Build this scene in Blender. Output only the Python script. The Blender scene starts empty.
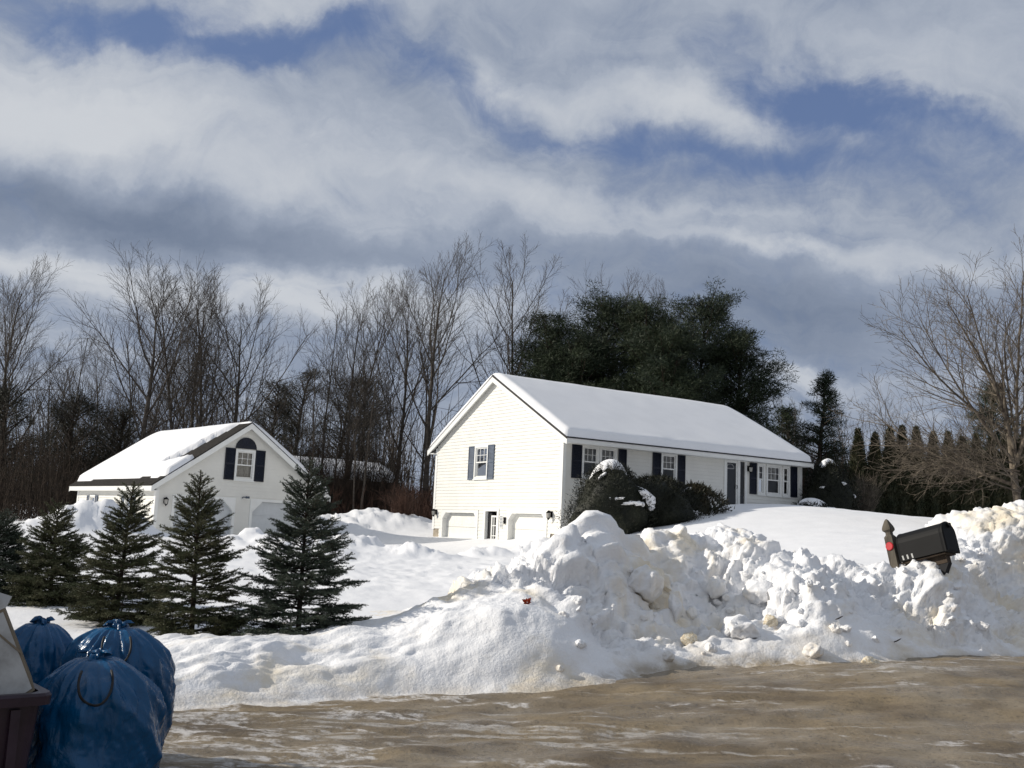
import bpy, math, random
import numpy as np
from mathutils import Vector, Matrix
R_ = math.radians
SC = bpy.context.scene
COL = SC.collection
rs = np.random.RandomState

# ------------------------------------------------------------------ camera
F = 1000.0; PITCH = R_(8.3); ROLL = R_(2.5); EYE = np.array([0, 0, 1.5])
fwd = np.array([0, math.cos(PITCH), math.sin(PITCH)])
up0 = np.array([0, -math.sin(PITCH), math.cos(PITCH)])
rt0 = np.array([1., 0, 0])
RT = math.cos(ROLL)*rt0 + math.sin(ROLL)*up0
UP = -math.sin(ROLL)*rt0 + math.cos(ROLL)*up0
cam_d = bpy.data.cameras.new('camera'); cam = bpy.data.objects.new('camera', cam_d); COL.objects.link(cam)
cam_d.sensor_width = 36; cam_d.lens = 36*F/1024; cam_d.clip_start = .05; cam_d.clip_end = 3000
M = Matrix.Identity(4)
for i in range(3):
    M[i][0] = RT[i]; M[i][1] = UP[i]; M[i][2] = -fwd[i]; M[i][3] = EYE[i]
cam.matrix_world = M
SC.camera = cam

def ray(px, py): return fwd + ((px-512)/F)*RT + ((384-py)/F)*UP
def at(px, py, Y):
    d = ray(px, py); return EYE + d*(Y/d[1])
def atz(px, py, Z):
    d = ray(px, py); return EYE + d*((Z-1.5)/d[2])
def gx(px, Y):
    """world x of picture column px at depth Y near the horizon"""
    return at(px, 508+.0437*px, Y)[0]

# ------------------------------------------------------------------ light
SUN_EL = R_(25); SUN = np.array([-.99, .04, 0]); SUN /= np.linalg.norm(SUN)
SUN = SUN*math.cos(SUN_EL) + np.array([0, 0, math.sin(SUN_EL)])
sd = bpy.data.lights.new('sun', 'SUN'); sd.energy = 4.2; sd.angle = R_(.6); sd.color = (1, .93, .82)
so = bpy.data.objects.new('sun', sd); COL.objects.link(so)
so.rotation_euler = Vector(SUN).to_track_quat('Z', 'Y').to_euler()
so.location = (-30, 10, 30)
SC.view_settings.view_transform = 'Standard'; SC.view_settings.look = 'None'
SC.view_settings.exposure = 0.0; SC.view_settings.gamma = 1
SC.view_settings.use_curve_mapping = False
SC.cycles.max_bounces = 6; SC.cycles.diffuse_bounces = 3; SC.cycles.transparent_max_bounces = 8
SC.cycles.use_denoising = True

# ------------------------------------------------------------------ node helper
class NT:
    def __init__(s, tree): s.t = tree; s.n = tree.nodes; s.l = tree.links
    def node(s, typ, **kw):
        n = s.n.new(typ)
        for k, v in kw.items(): setattr(n, k, v)
        return n
    def put(s, sock, v):
        if hasattr(v, 'is_output') or isinstance(v, bpy.types.NodeSocket): s.l.new(v, sock)
        elif v is not None:
            try: sock.default_value = v
            except Exception: sock.default_value = tuple(v)
    def math(s, op, a, b=None, c=None, clamp=False):
        n = s.node('ShaderNodeMath', operation=op, use_clamp=clamp)
        s.put(n.inputs[0], a)
        if b is not None: s.put(n.inputs[1], b)
        if c is not None: s.put(n.inputs[2], c)
        return n.outputs[0]
    def vec(s, op, a, b=None):
        n = s.node('ShaderNodeVectorMath', operation=op)
        s.put(n.inputs[0], a)
        if b is not None:
            s.put(n.inputs['Scale' if op == 'SCALE' else 1], b)
        return n.outputs['Value' if op in ('DOT_PRODUCT', 'LENGTH') else 'Vector']
    def mix(s, f, a, b, blend='MIX'):
        n = s.node('ShaderNodeMix', data_type='RGBA', blend_type=blend)
        s.put(n.inputs[0], f)
        for k, v in ((6, a), (7, b)):
            if isinstance(v, tuple) and len(v) == 3: v = v + (1,)
            s.put(n.inputs[k], v)
        return n.outputs[2]
    def noise(s, vec, scale, detail=4, rough=.5, dist=0, col=False):
        n = s.node('ShaderNodeTexNoise')
        if vec is not None: s.put(n.inputs['Vector'], vec)
        n.inputs['Scale'].default_value = scale; n.inputs['Detail'].default_value = detail
        n.inputs['Roughness'].default_value = rough; n.inputs['Distortion'].default_value = dist
        return n.outputs['Color' if col else 'Fac']
    def ramp(s, f, lo, hi):
        n = s.node('ShaderNodeMapRange', interpolation_type='SMOOTHSTEP')
        s.put(n.inputs[0], f); s.put(n.inputs[1], lo); s.put(n.inputs[2], hi)
        return n.outputs[0]

# ------------------------------------------------------------------ sky
def lin(r, g, b): return tuple((c/255/12.92 if c < 10 else ((c/255+.055)/1.055)**2.4) for c in (r, g, b))
world = bpy.data.worlds.new('World'); SC.world = world; world.use_nodes = True
w = NT(world.node_tree); w.n.clear()
SKY_K = .1
sky = w.node('ShaderNodeTexSky', sky_type='NISHITA'); sky.sun_disc = False
sky.sun_elevation = SUN_EL; sky.sun_rotation = math.atan2(SUN[0], SUN[1]) % (2*math.pi)
sky.air_density = 1.0; sky.dust_density = .6
tc = w.node('ShaderNodeTexCoord').outputs['Generated']
# the direction, pushed about a little so that every cloud edge is torn
wa = w.vec('SCALE', w.vec('SUBTRACT', w.noise(tc, 3.5, 3, .55, col=True), (.5, .5, .5)), .17)
wb = w.vec('SCALE', w.vec('SUBTRACT', w.noise(tc, 14, 5, .6, col=True), (.5, .5, .5)), .07)
dw = w.vec('ADD', w.vec('ADD', tc, wa), wb)
def blob(px, py, sx, sy, ang=0, src=dw):
    d0 = ray(px, py); d0 = d0/np.linalg.norm(d0); a = R_(ang)
    e1 = math.cos(a)*RT - math.sin(a)*UP; e2 = math.sin(a)*RT + math.cos(a)*UP
    dd = w.vec('SUBTRACT', src, tuple(d0))
    u = w.vec('DOT_PRODUCT', dd, tuple(e1*F/sx)); v = w.vec('DOT_PRODUCT', dd, tuple(e2*F/sy))
    r = w.math('ADD', w.math('MULTIPLY', u, u), w.math('MULTIPLY', v, v))
    k = w.vec('DOT_PRODUCT', src, tuple(d0))       # front side of the sky only
    return w.math('MULTIPLY', w.math('EXPONENT', w.math('MULTIPLY', r, -1.0)), w.math('GREATER_THAN', k, .2))
def total(start, items):
    t = start
    for amp, args in items: t = w.math('MULTIPLY_ADD', blob(*args), amp, t)
    return t
sep = w.node('ShaderNodeSeparateXYZ'); w.put(sep.inputs[0], dw)
zz = w.math('ADD', w.math('MAXIMUM', sep.outputs[2], 0.0), .14)
cmb = w.node('ShaderNodeCombineXYZ')
w.put(cmb.inputs[0], w.math('DIVIDE', sep.outputs[0], zz)); w.put(cmb.inputs[1], w.math('DIVIDE', sep.outputs[1], zz))
pl = cmb.outputs[0]
smap = w.node('ShaderNodeMapping'); w.put(smap.inputs[0], pl); smap.inputs['Rotation'].default_value = (0, 0, R_(28)); smap.inputs['Scale'].default_value = (.55, 1.9, 1)
stk = smap.outputs[0]
n_big = w.noise(pl, .75, 5, .55, .4); n_mid = w.noise(pl, 2.2, 8, .6, .5); n_fine = w.noise(tc, 15, 8, .64, .6); n_str = w.noise(stk, 1.7, 9, .62, .7)
# how bright the cloud is (dark undersides .. white tops)
B = w.math('MULTIPLY_ADD', w.math('SUBTRACT', n_big, .5), .40, .45)
B = w.math('MULTIPLY_ADD', w.math('SUBTRACT', n_mid, .5), .40, B)
B = w.math('MULTIPLY_ADD', w.math('SUBTRACT', n_str, .5), .55, B)
B = w.math('MULTIPLY_ADD', w.math('SUBTRACT', n_fine, .5), .34, B)
B = total(B, [(.36, (40, 105, 190, 50, 14)), (.24, (260, 185, 170, 36, 16)), (.10, (20, 100, 90, 60, 0)),
              (-.27, (60, 205, 210, 30, 13)), (-.24, (290, 250, 170, 20, 9)), (-.15, (130, 230, 130, 22, 10)),
              (.34, (-10, 265, 110, 18, 10)), (.28, (270, 305, 110, 22, 6)), (.22, (110, 300, 110, 22, 6)), (.1, (20, 330, 90, 40, 0)),
              (.26, (280, 20, 170, 34, -8)), (.42, (670, 100, 80, 24, 6)), (.28, (540, 95, 40, 16, 0)),
              (.14, (930, 60, 170, 70, 20)), (.34, (780, 250, 90, 10, 6)), (.16, (600, 210, 200, 20, 6)),
              (-.22, (640, 290, 240, 24, 4)), (-.30, (840, 315, 170, 26, 3)), (-.24, (800, 350, 120, 22, 2)), (-.12, (560, 250, 220, 20, 4)),
              (.40, (800, 385, 70, 22, 12)), (.2, (980, 260, 160, 24, 0)), (.18, (480, 215, 140, 24, 10)), (.3, (400, 300, 200, 26, 4))])
B = w.math('MINIMUM', w.math('MAXIMUM', B, -.1), 1.0)
# how much cloud there is (0 = open blue)
Cv = w.math('MULTIPLY_ADD', w.math('SUBTRACT', n_mid, .5), 1.0, .96)
Cv = w.math('MULTIPLY_ADD', w.math('SUBTRACT', n_str, .5), 1.0, Cv)
Cv = w.math('MULTIPLY_ADD', w.math('SUBTRACT', n_fine, .5), 1.3, Cv)
Cv = total(Cv, [(-.58, (70, 14, 130, 24, 20)), (-.60, (190, 48, 110, 24, 16)), (-.58, (290, 72, 80, 20, -14)), (-.42, (350, 45, 45, 14, -25)),
                (-.40, (420, 75, 60, 24, 10)), (-.42, (480, 95, 60, 20, 16)), (-.56, (790, 85, 80, 40, 18)), (-.80, (885, 105, 120, 22, 18)), (-.35, (790, 60, 60, 20, 10)),
                (-.46, (690, 148, 150, 18, 5)), (-.34, (560, 130, 100, 20, 6)), (-.38, (820, 165, 160, 36, 8)), (-.18, (760, 200, 200, 30, 4)),
                (.5, (930, 50, 90, 40, 25)), (.3, (250, 165, 200, 50, 12)), (.25, (660, 95, 60, 24, 0))])
Cv = w.ramp(Cv, -.08, 1.0)
sq = tuple(c/SKY_K for c in lin(114, 127, 149)); sw = tuple(c/SKY_K for c in lin(203, 207, 213)); sm = tuple(c/SKY_K for c in lin(158, 168, 185))
c1 = w.mix(w.math('MULTIPLY_ADD', w.math('ADD', B, .1), 1.4, 0.0, clamp=True), sq, sm); cc = w.mix(w.ramp(B, .38, 1.05), c1, sw)
blue = w.mix(.75, sky.outputs[0], tuple(c/SKY_K for c in lin(100, 120, 163)))
out = w.mix(Cv, blue, cc)
# unseen sky overhead and behind the camera, brightened as added fill light
hi = w.ramp(sep.outputs[2], .52, .85); back = w.ramp(w.math('MULTIPLY', sep.outputs[1], -1.0), .0, .6)
hb = w.math('MAXIMUM', hi, back)
out = w.mix(hb, out, w.mix(n_big, (3.1, 3.5, 4.2), (4.5, 4.9, 5.6)))
bg = w.node('ShaderNodeBackground'); w.put(bg.inputs[0], out); bg.inputs[1].default_value = SKY_K
wo = w.node('ShaderNodeOutputWorld'); w.l.new(bg.outputs[0], wo.inputs[0])

# ------------------------------------------------------------------ materials
def mat(name, col, rough=.7, spec=.3, vary=0.0, vscale=3.0, bump=0.0, bscale=40.0, bdist=.02, col2=None, stretch=None, **kw):
    m = bpy.data.materials.new(name); m.use_nodes = True; t = NT(m.node_tree); p = m.node_tree.nodes['Principled BSDF']
    p.inputs['Roughness'].default_value = rough; p.inputs['Specular IOR Level'].default_value = spec
    co = t.node('ShaderNodeTexCoord').outputs['Object']
    if stretch:
        mp = t.node('ShaderNodeMapping'); t.put(mp.inputs[0], co); mp.inputs['Scale'].default_value = stretch; co = mp.outputs[0]
    c = tuple(col)+(1,)
    if col2 or vary:
        c2 = (tuple(col2) if col2 else tuple(x*(1-vary) for x in col))
        f = t.ramp(t.noise(co, vscale, 5, .6), .36, .64)
        c = t.mix(f, tuple(col), c2)
    t.put(p.inputs['Base Color'], c)
    if bump:
        b = t.node('ShaderNodeBump'); b.inputs['Strength'].default_value = bump; b.inputs['Distance'].default_value = bdist
        t.put(b.inputs['Height'], t.noise(co, bscale, 5, .6)); t.l.new(b.outputs[0], p.inputs['Normal'])
    for k, v in kw.items(): p.inputs[k.replace('_', ' ')].default_value = v
    return m
def snow_mat(name, dirt=0.0, fine=1.0):
    m = bpy.data.materials.new(name); m.use_nodes = True; t = NT(m.node_tree); p = m.node_tree.nodes['Principled BSDF']
    p.inputs['Roughness'].default_value = .75; p.inputs['Specular IOR Level'].default_value = .25
    g = t.node('ShaderNodeNewGeometry').outputs['Position']
    c = t.mix(t.ramp(t.noise(g, 1.1, 4), .35, .7), (.87, .87, .88), (.84, .84, .85))
    if dirt:
        s = t.node('ShaderNodeSeparateXYZ'); t.put(s.inputs[0], g)
        warm = t.math('MULTIPLY', t.ramp(t.noise(g, .9, 6, .62, .6), .47, .70), .80)
        c = t.mix(warm, c, (.80, .69, .50))
        spot = t.math('MULTIPLY', t.ramp(t.noise(g, 2.3, 5, .6), .67, .76), .55)
        c = t.mix(spot, c, (.62, .46, .27))
        # sand thrown by the plough along the foot of the bank
        xr = t.ramp(s.outputs[0], -1.0, 3.0); zl = t.math('SUBTRACT', s.outputs[2], t.math('MULTIPLY', xr, .27))
        low = t.math('MULTIPLY', t.ramp(zl, .5, .0), t.ramp(t.noise(g, 2.6, 7, .68), .36, .70))
        c = t.mix(t.math('MULTIPLY', low, t.math('MULTIPLY_ADD', xr, .50, .16)), c, (.55, .46, .33))
        edge = t.math('MULTIPLY', t.ramp(zl, .13, .02), t.ramp(t.noise(g, 4.0, 7, .7), .30, .6))
        c = t.mix(t.math('MULTIPLY', edge, t.math('MULTIPLY_ADD', xr, .55, .4)), c, (.30, .235, .15))
        grit = t.math('MULTIPLY', t.ramp(t.noise(g, 34, 3, .6), .70, .77), t.ramp(t.noise(g, 1.7, 3), .45, .7))
        c = t.mix(t.math('MULTIPLY', grit, .5), c, (.24, .18, .12))
    t.put(p.inputs['Base Color'], c)
    h = t.math('ADD', t.noise(g, 9, 6, .62), t.math('MULTIPLY', t.noise(g, 42, 4, .6), .35))
    b = t.node('ShaderNodeBump'); b.inputs['Strength'].default_value = .5*fine; b.inputs['Distance'].default_value = .035
    t.put(b.inputs['Height'], h); t.l.new(b.outputs[0], p.inputs['Normal'])
    return m
def leaf_mat(name, a, b, scale=2.5, rough=.6):
    m = bpy.data.materials.new(name); m.use_nodes = True; t = NT(m.node_tree); p = m.node_tree.nodes['Principled BSDF']
    p.inputs['Roughness'].default_value = rough; p.inputs['Specular IOR Level'].default_value = .25
    g = t.node('ShaderNodeNewGeometry')
    co = t.node('ShaderNodeTexCoord').outputs['Object']
    c = t.mix(t.ramp(t.noise(co, scale, 4, .6), .35, .65), a, b)
    t.put(p.inputs['Base Color'], c)
    return m
def glass_mat(name, tint=.75):
    m = bpy.data.materials.new(name); m.use_nodes = True; t = NT(m.node_tree); t.n.clear()
    tr = t.node('ShaderNodeBsdfTransparent'); tr.inputs[0].default_value = (tint, tint, tint*1.02, 1)
    gl = t.node('ShaderNodeBsdfGlossy'); gl.inputs['Roughness'].default_value = .03
    fr = t.node('ShaderNodeFresnel'); fr.inputs[0].default_value = 1.5
    mx = t.node('ShaderNodeMixShader'); t.put(mx.inputs[0], t.math('MULTIPLY', fr.outputs[0], 1.3, clamp=True)); t.l.new(tr.outputs[0], mx.inputs[1]); t.l.new(gl.outputs[0], mx.inputs[2])
    o = t.node('ShaderNodeOutputMaterial'); t.l.new(mx.outputs[0], o.inputs[0])
    return m
def road_mat():
    m = bpy.data.materials.new('sanded_ice'); m.use_nodes = True; t = NT(m.node_tree); p = m.node_tree.nodes['Principled BSDF']
    g = t.node('ShaderNodeNewGeometry').outputs['Position']
    mp = t.node('ShaderNodeMapping'); t.put(mp.inputs[0], g); mp.inputs['Rotation'].default_value = (0, 0, R_(-24)); mp.inputs['Scale'].default_value = (.55, 1.6, 1)
    st = mp.outputs[0]
    c = t.mix(t.ramp(t.noise(st, 1.3, 6, .6, .5), .35, .68), (.235, .180, .108), (.120, .090, .056))
    c = t.mix(t.ramp(t.noise(g, .55, 4, .6), .46, .7), c, (.27, .225, .165))
    speck = t.ramp(t.noise(g, 21, 6, .75), .53, .66)
    c = t.mix(t.math('MULTIPLY', speck, .62), c, (.045, .035, .025))
    gr = t.ramp(t.noise(g, 48, 4, .7), .58, .72)
    c = t.mix(t.math('MULTIPLY', gr, .45), c, (.42, .36, .27))
    s = t.node('ShaderNodeSeparateXYZ'); t.put(s.inputs[0], g)
    left = t.ramp(s.outputs[0], .8, -3.2)         # the left end still has packed snow on it
    ice = t.ramp(t.math('ADD', t.noise(st, 2.1, 8, .62, .8), t.math('MULTIPLY', left, .14)), .575, .665)
    ice = t.math('MULTIPLY', ice, t.ramp(t.noise(g, 9, 7, .7), .40, .60))
    c = t.mix(t.math('MULTIPLY', ice, .85), c, (.66, .63, .60))
    mp2 = t.node('ShaderNodeMapping'); t.put(mp2.inputs[0], g); mp2.inputs['Rotation'].default_value = (0, 0, R_(-20)); mp2.inputs['Scale'].default_value = (.30, 2.6, 1)
    film = t.math('MULTIPLY', t.ramp(t.noise(mp2.outputs[0], 1.15, 7, .6, .6), .55, .63), t.ramp(t.noise(g, 6, 6, .7), .38, .58))
    c = t.mix(t.math('MULTIPLY', film, .6), c, (.58, .55, .51))
    t.put(p.inputs['Base Color'], c)
    wet = t.ramp(t.noise(st, .9, 5, .6), .42, .6)
    rr = t.math('SUBTRACT', t.math('SUBTRACT', .74, t.math('MULTIPLY', wet, .48)), t.math('MULTIPLY', film, .15)); t.put(p.inputs['Roughness'], rr)
    p.inputs['Specular IOR Level'].default_value = .4
    h = t.math('ADD', t.noise(st, 5, 8, .68), t.math('MULTIPLY', t.noise(g, 30, 5, .65), .5))
    b = t.node('ShaderNodeBump'); b.inputs['Strength'].default_value = .55; b.inputs['Distance'].default_value = .03
    t.put(b.inputs['Height'], h); t.l.new(b.outputs[0], p.inputs['Normal'])
    return m
def bag_mat():
    m = bpy.data.materials.new('blue_plastic_film'); m.use_nodes = True; t = NT(m.node_tree); p = m.node_tree.nodes['Principled BSDF']
    co = t.node('ShaderNodeTexCoord').outputs['Object']
    c = t.mix(t.ramp(t.noise(co, 3, 4), .35, .65), (.0015, .060, .155), (.002, .072, .185))
    t.put(p.inputs['Base Color'], c); p.inputs['Roughness'].default_value = .24; p.inputs['Specular IOR Level'].default_value = .38
    p.inputs['Transmission Weight'].default_value = 0
    mp = t.node('ShaderNodeMapping'); t.put(mp.inputs[0], co); mp.inputs['Scale'].default_value = (1, 1, .45)
    vo = t.node('ShaderNodeTexVoronoi', feature='SMOOTH_F1'); t.put(vo.inputs['Vector'], t.vec('ADD', mp.outputs[0], t.vec('SCALE', t.noise(co, 5, 3, col=True), .25))); vo.inputs['Scale'].default_value = 7
    h = t.math('ADD', vo.outputs[0], t.math('MULTIPLY', t.noise(mp.outputs[0], 18, 4, .6, 1.5), .5))
    b = t.node('ShaderNodeBump'); b.inputs['Strength'].default_value = .55; b.inputs['Distance'].default_value = .03
    t.put(b.inputs['Height'], h); t.l.new(b.outputs[0], p.inputs['Normal'])
    return m
MT = dict(
    snow=snow_mat('snow', 0, .55), bank=snow_mat('ploughed_snow', 1.0, 1.2), roofsnow=snow_mat('roof_snow', 0, .2), road=road_mat(), bag=bag_mat(),
    siding=mat('white_vinyl_siding', (.755, .742, .69), .5, .35, vary=.06, vscale=1.3), trim=mat('white_trim', (.80, .80, .77), .45, .35, vary=.05, vscale=2),
    door=mat('garage_door_paint', (.80, .79, .74), .5, .3, vary=.05, vscale=1.5), grdoor=mat('grey_door_paint', (.60, .62, .63), .5, .3, vary=.06),
    navy=mat('navy_shutter_paint', (.007, .010, .022), .5, .3, vary=.3, vscale=3), slate=mat('slate_blue_shutter_paint', (.10, .125, .17), .55, .3, vary=.25, vscale=3),  # slate: paler blue for the house gable and garage side shutters
    glass=glass_mat('window_glass'), curtain=mat('curtain_cloth', (.62, .60, .54), .9, .1, vary=.25, vscale=6), conc=mat('concrete', (.38, .33, .26), .9, .1, vary=.3, vscale=3, bump=.3),
    shingle=mat('brown_shingles', (.034, .031, .028), .9, .1, vary=.4, vscale=9, bump=.6, bscale=14), black=mat('black_metal', (.005, .005, .0055), .6, .18, vary=.3, vscale=4),
    dark=mat('dark_parts_and_shade', (.02, .02, .022), .7, .2, vary=.2), gutter=mat('dark_drip_edge', (.018, .016, .015), .5, .3, vary=.2),
    bark=mat('grey_bark', (.092, .080, .068), .9, .1, col2=(.05, .043, .037), vscale=4), bark2=mat('brown_bark', (.058, .044, .034), .9, .1, col2=(.03, .024, .02), vscale=4),
    maple=mat('maple_bark', (.18, .15, .115), .85, .15, col2=(.065, .053, .043), vscale=3.5), redtwig=mat('red_brown_twigs', (.085, .048, .036), .85, .1, col2=(.05, .034, .027), vscale=.6),
    spruce=leaf_mat('spruce_needles', (.042, .060, .040), (.088, .108, .080), 5), spruceb=leaf_mat('olive_spruce_needles', (.050, .064, .028), (.105, .105, .054), 5),
    pine=leaf_mat('pine_needles', (.013, .022, .011), (.034, .046, .022), .5), hemlock=leaf_mat('hemlock_needles', (.022, .024, .016), (.046, .042, .030), .6),
    cedar=leaf_mat('arborvitae_scales', (.022, .028, .012), (.056, .052, .026), 1.6), yew=leaf_mat('yew_needles', (.008, .010, .006), (.018, .020, .011), 2.0),
    rhod=leaf_mat('rhododendron_leaves', (.022, .026, .014), (.050, .040, .024), 3.0),
    wood=mat('weathered_wood', (.125, .11, .088), .85, .15, col2=(.065, .057, .047), vscale=9, bump=.4, bscale=30, stretch=(1, 1, .2)), rawwood=mat('brown_wood', (.075, .055, .04), .8, .2, vary=.4, vscale=8),
    red=mat('red_reflector', (.50, .012, .02), .35, .5, vary=.15, vscale=20), white=mat('white_sticker', (.45, .45, .43), .6, .2),
    purple=mat('dark_purple_plastic', (.028, .014, .026), .4, .4, vary=.4, vscale=4, bump=.15, bscale=12), card=mat('corrugated_card', (.20, .165, .12), .9, .1, vary=.25, vscale=8),
    paper=mat('grey_white_board', (.42, .42, .41), .7, .2, col2=(.27, .265, .255), vscale=5), brownwall=mat('red_brown_siding', (.055, .034, .029), .8, .1, vary=.3, vscale=1.0),
    leaf=mat('dead_leaf', (.30, .045, .02), .8, .1, vary=.4, vscale=30), amber=mat('stained_snow_lump', (.82, .77, .66), .7, .2, col2=(.62, .50, .32), vscale=6, bump=.4, bscale=14),
    cord=mat('black_cord', (.015, .015, .016), .6, .3), glow=mat('lamp_glass', (.55, .53, .48), .3, .4),
)

# ------------------------------------------------------------------ mesh helpers
def link(o, parent=None):
    COL.objects.link(o)
    if parent is not None: o.parent = parent
    return o
def fast_mesh(name, V, Fc, mtl, parent=None, smooth=False, kind=None):
    """V (n,3) and Fc (m,k) arrays to an object"""
    me = bpy.data.meshes.new(name); V = np.asarray(V, np.float32); Fc = np.asarray(Fc, np.int32); k = Fc.shape[1]
    me.vertices.add(len(V)); me.vertices.foreach_set('co', V.ravel())
    me.loops.add(Fc.size); me.loops.foreach_set('vertex_index', Fc.ravel())
    me.polygons.add(len(Fc)); me.polygons.foreach_set('loop_start', np.arange(0, Fc.size, k, dtype=np.int32))
    try: me.polygons.foreach_set('loop_total', np.full(len(Fc), k, np.int32))
    except Exception: pass
    if smooth: me.polygons.foreach_set('use_smooth', np.ones(len(Fc), bool))
    me.materials.append(mtl); me.update(calc_edges=True); me.validate()
    o = bpy.data.objects.new(name, me)
    if kind: o['kind'] = kind
    return link(o, parent)
class MB:
    def __init__(s): s.v = []; s.f = []
    def poly(s, pts):
        i = len(s.v); s.v += [tuple(map(float, p)) for p in pts]; s.f.append(tuple(range(i, i+len(pts)))); return s
    def hexa(s, p):      # 8 corners: 4 bottom ring, 4 top ring
        i = len(s.v); s.v += [tuple(map(float, q)) for q in p]
        s.f += [tuple(i+j for j in q) for q in ((3, 2, 1, 0), (4, 5, 6, 7), (0, 1, 5, 4), (1, 2, 6, 5), (2, 3, 7, 6), (3, 0, 4, 7))]; return s
    def box(s, x0, x1, y0, y1, z0, z1, P=None):
        c = [(x0, y0, z0), (x1, y0, z0), (x1, y1, z0), (x0, y1, z0), (x0, y0, z1), (x1, y0, z1), (x1, y1, z1), (x0, y1, z1)]
        return s.hexa([P(*q) for q in c] if P else c)
    def ring(s, rings, cap=True, closed=True):
        i = len(s.v); n = len(rings[0])
        for r in rings: s.v += [tuple(map(float, q)) for q in r]
        for a in range(len(rings)-1):
            for b in range(n if closed else n-1):
                c = (b+1) % n; s.f.append((i+a*n+b, i+a*n+c, i+(a+1)*n+c, i+(a+1)*n+b))
        if cap:
            s.f.append(tuple(i+b for b in range(n))[::-1]); s.f.append(tuple(i+(len(rings)-1)*n+b for b in range(n)))
        return s
    def tube(s, pts, r, n=8, cap=True):
        pts = [np.array(p, float) for p in pts]; rr = r if hasattr(r, '__len__') else [r]*len(pts); rings = []
        ref = np.array([.13, .31, 1.]) if abs((pts[1]-pts[0])[2]) < .9*np.linalg.norm(pts[1]-pts[0]) else np.array([1., .2, .1])
        for k, p in enumerate(pts):
            t = pts[min(k+1, len(pts)-1)]-pts[max(k-1, 0)]; t /= np.linalg.norm(t)+1e-9
            u = np.cross(t, ref); u /= np.linalg.norm(u)+1e-9; v = np.cross(t, u)
            rings.append([p+rr[k]*(math.cos(a)*u+math.sin(a)*v) for a in np.linspace(0, 2*math.pi, n, endpoint=False)])
        return s.ring(rings, cap)
    def prism(s, poly, d0, d1, P):
        """outline of (a,z) pairs extruded from depth d0 to d1 in frame P(a,z,d)"""
        n = len(poly); i = len(s.v)
        s.v += [tuple(map(float, P(a, z, d0))) for a, z in poly]+[tuple(map(float, P(a, z, d1))) for a, z in poly]
        s.f.append(tuple(range(i, i+n))[::-1]); s.f.append(tuple(range(i+n, i+2*n)))
        for b in range(n):
            c = (b+1) % n; s.f.append((i+b, i+c, i+n+c, i+n+b))
        return s
    def build(s, name, mtl, parent=None, smooth=False, loc=None):
        me = bpy.data.meshes.new(name); me.from_pydata(s.v, [], s.f); me.materials.append(mtl)
        import bmesh
        b = bmesh.new(); b.from_mesh(me); bmesh.ops.recalc_face_normals(b, faces=b.faces); b.to_mesh(me); b.free()
        if smooth: me.polygons.foreach_set('use_smooth', [True]*len(me.polygons))
        o = bpy.data.objects.new(name, me)
        if loc is not None: o.location = loc
        return link(o, parent)
def tag(o, label=None, cat=None, group=None, kind=None):
    if label: o['label'] = label
    if cat: o['category'] = cat
    if group: o['group'] = group
    if kind: o['kind'] = kind
    return o
def thing(name, label, cat, loc=(0, 0, 0), rz=0, group=None):
    o = bpy.data.objects.new(name, None); o.empty_display_size = .3; link(o); o.location = tuple(map(float, loc)); o.rotation_euler = (0, 0, rz)
    return tag(o, label, cat, group)
def dup(root, loc, rz=0, sc=1.0, label=None, group=None):
    r = root.copy(); COL.objects.link(r); r.location = tuple(map(float, loc)); r.rotation_euler = (0, 0, rz); r.scale = sc if hasattr(sc, '__len__') else (sc, sc, sc)
    if label: r['label'] = label
    if group: r['group'] = group
    for ch in list(root.children):
        c = ch.copy(); COL.objects.link(c); c.parent = r
        for g in ch.children:
            d = g.copy(); COL.objects.link(d); d.parent = c
    return r

# numpy noise
def _h(ix, iy, seed):
    n = (ix*374761393 + iy*668265263 + seed*974711) & 0x7fffffff
    n = ((n ^ (n >> 13))*1274126177) & 0x7fffffff
    n = ((n ^ (n >> 16))*668265263) & 0x7fffffff
    return ((n ^ (n >> 15)) & 0xffff)/65535.0
def vn(x, y, seed=0):
    ix = np.floor(x).astype(np.int64); iy = np.floor(y).astype(np.int64); fx = x-ix; fy = y-iy
    fx = fx*fx*fx*(fx*(fx*6-15)+10); fy = fy*fy*fy*(fy*(fy*6-15)+10)
    return (_h(ix, iy, seed)*(1-fx)+_h(ix+1, iy, seed)*fx)*(1-fy)+(_h(ix, iy+1, seed)*(1-fx)+_h(ix+1, iy+1, seed)*fx)*fy - .5
def fbm(x, y, seed=0, o=5, g=.5):
    t = 0; a = 1.0
    for k in range(o):
        c, s_ = math.cos(k*.7), math.sin(k*.7)
        t = t + a*vn((x*c-y*s_)*2**k+k*17.3, (x*s_+y*c)*2**k-k*9.1, seed+k); a *= g
    return t
def worley(x, y, seed=0):
    ix = np.floor(x).astype(np.int64); iy = np.floor(y).astype(np.int64); ox = np.zeros(x.shape); oy = np.zeros(x.shape); best = np.full(x.shape, 9.0); hid = np.zeros(x.shape); sec = np.full(x.shape, 9.0)
    for dx in (-1, 0, 1):
        for dy in (-1, 0, 1):
            cx = ix+dx; cy = iy+dy
            ex = x-cx-_h(cx, cy, seed); ey = y-cy-_h(cx, cy, seed+7); d = np.hypot(ex, ey); k = _h(cx, cy, seed+13); fx = (_h(cx, cy, seed+17)-.5)*ex+(_h(cx, cy, seed+19)-.5)*ey
            m = d < best; sec = np.where(m, best, np.minimum(sec, d)); hid = np.where(m, k, hid); ox = np.where(m, fx, ox); best = np.minimum(best, d)
    worley.facet = ox
    return best, sec, hid
def sstep(a, b, x):
    t = np.clip((x-a)/(b-a), 0, 1); return t*t*(3-2*t)

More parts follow.
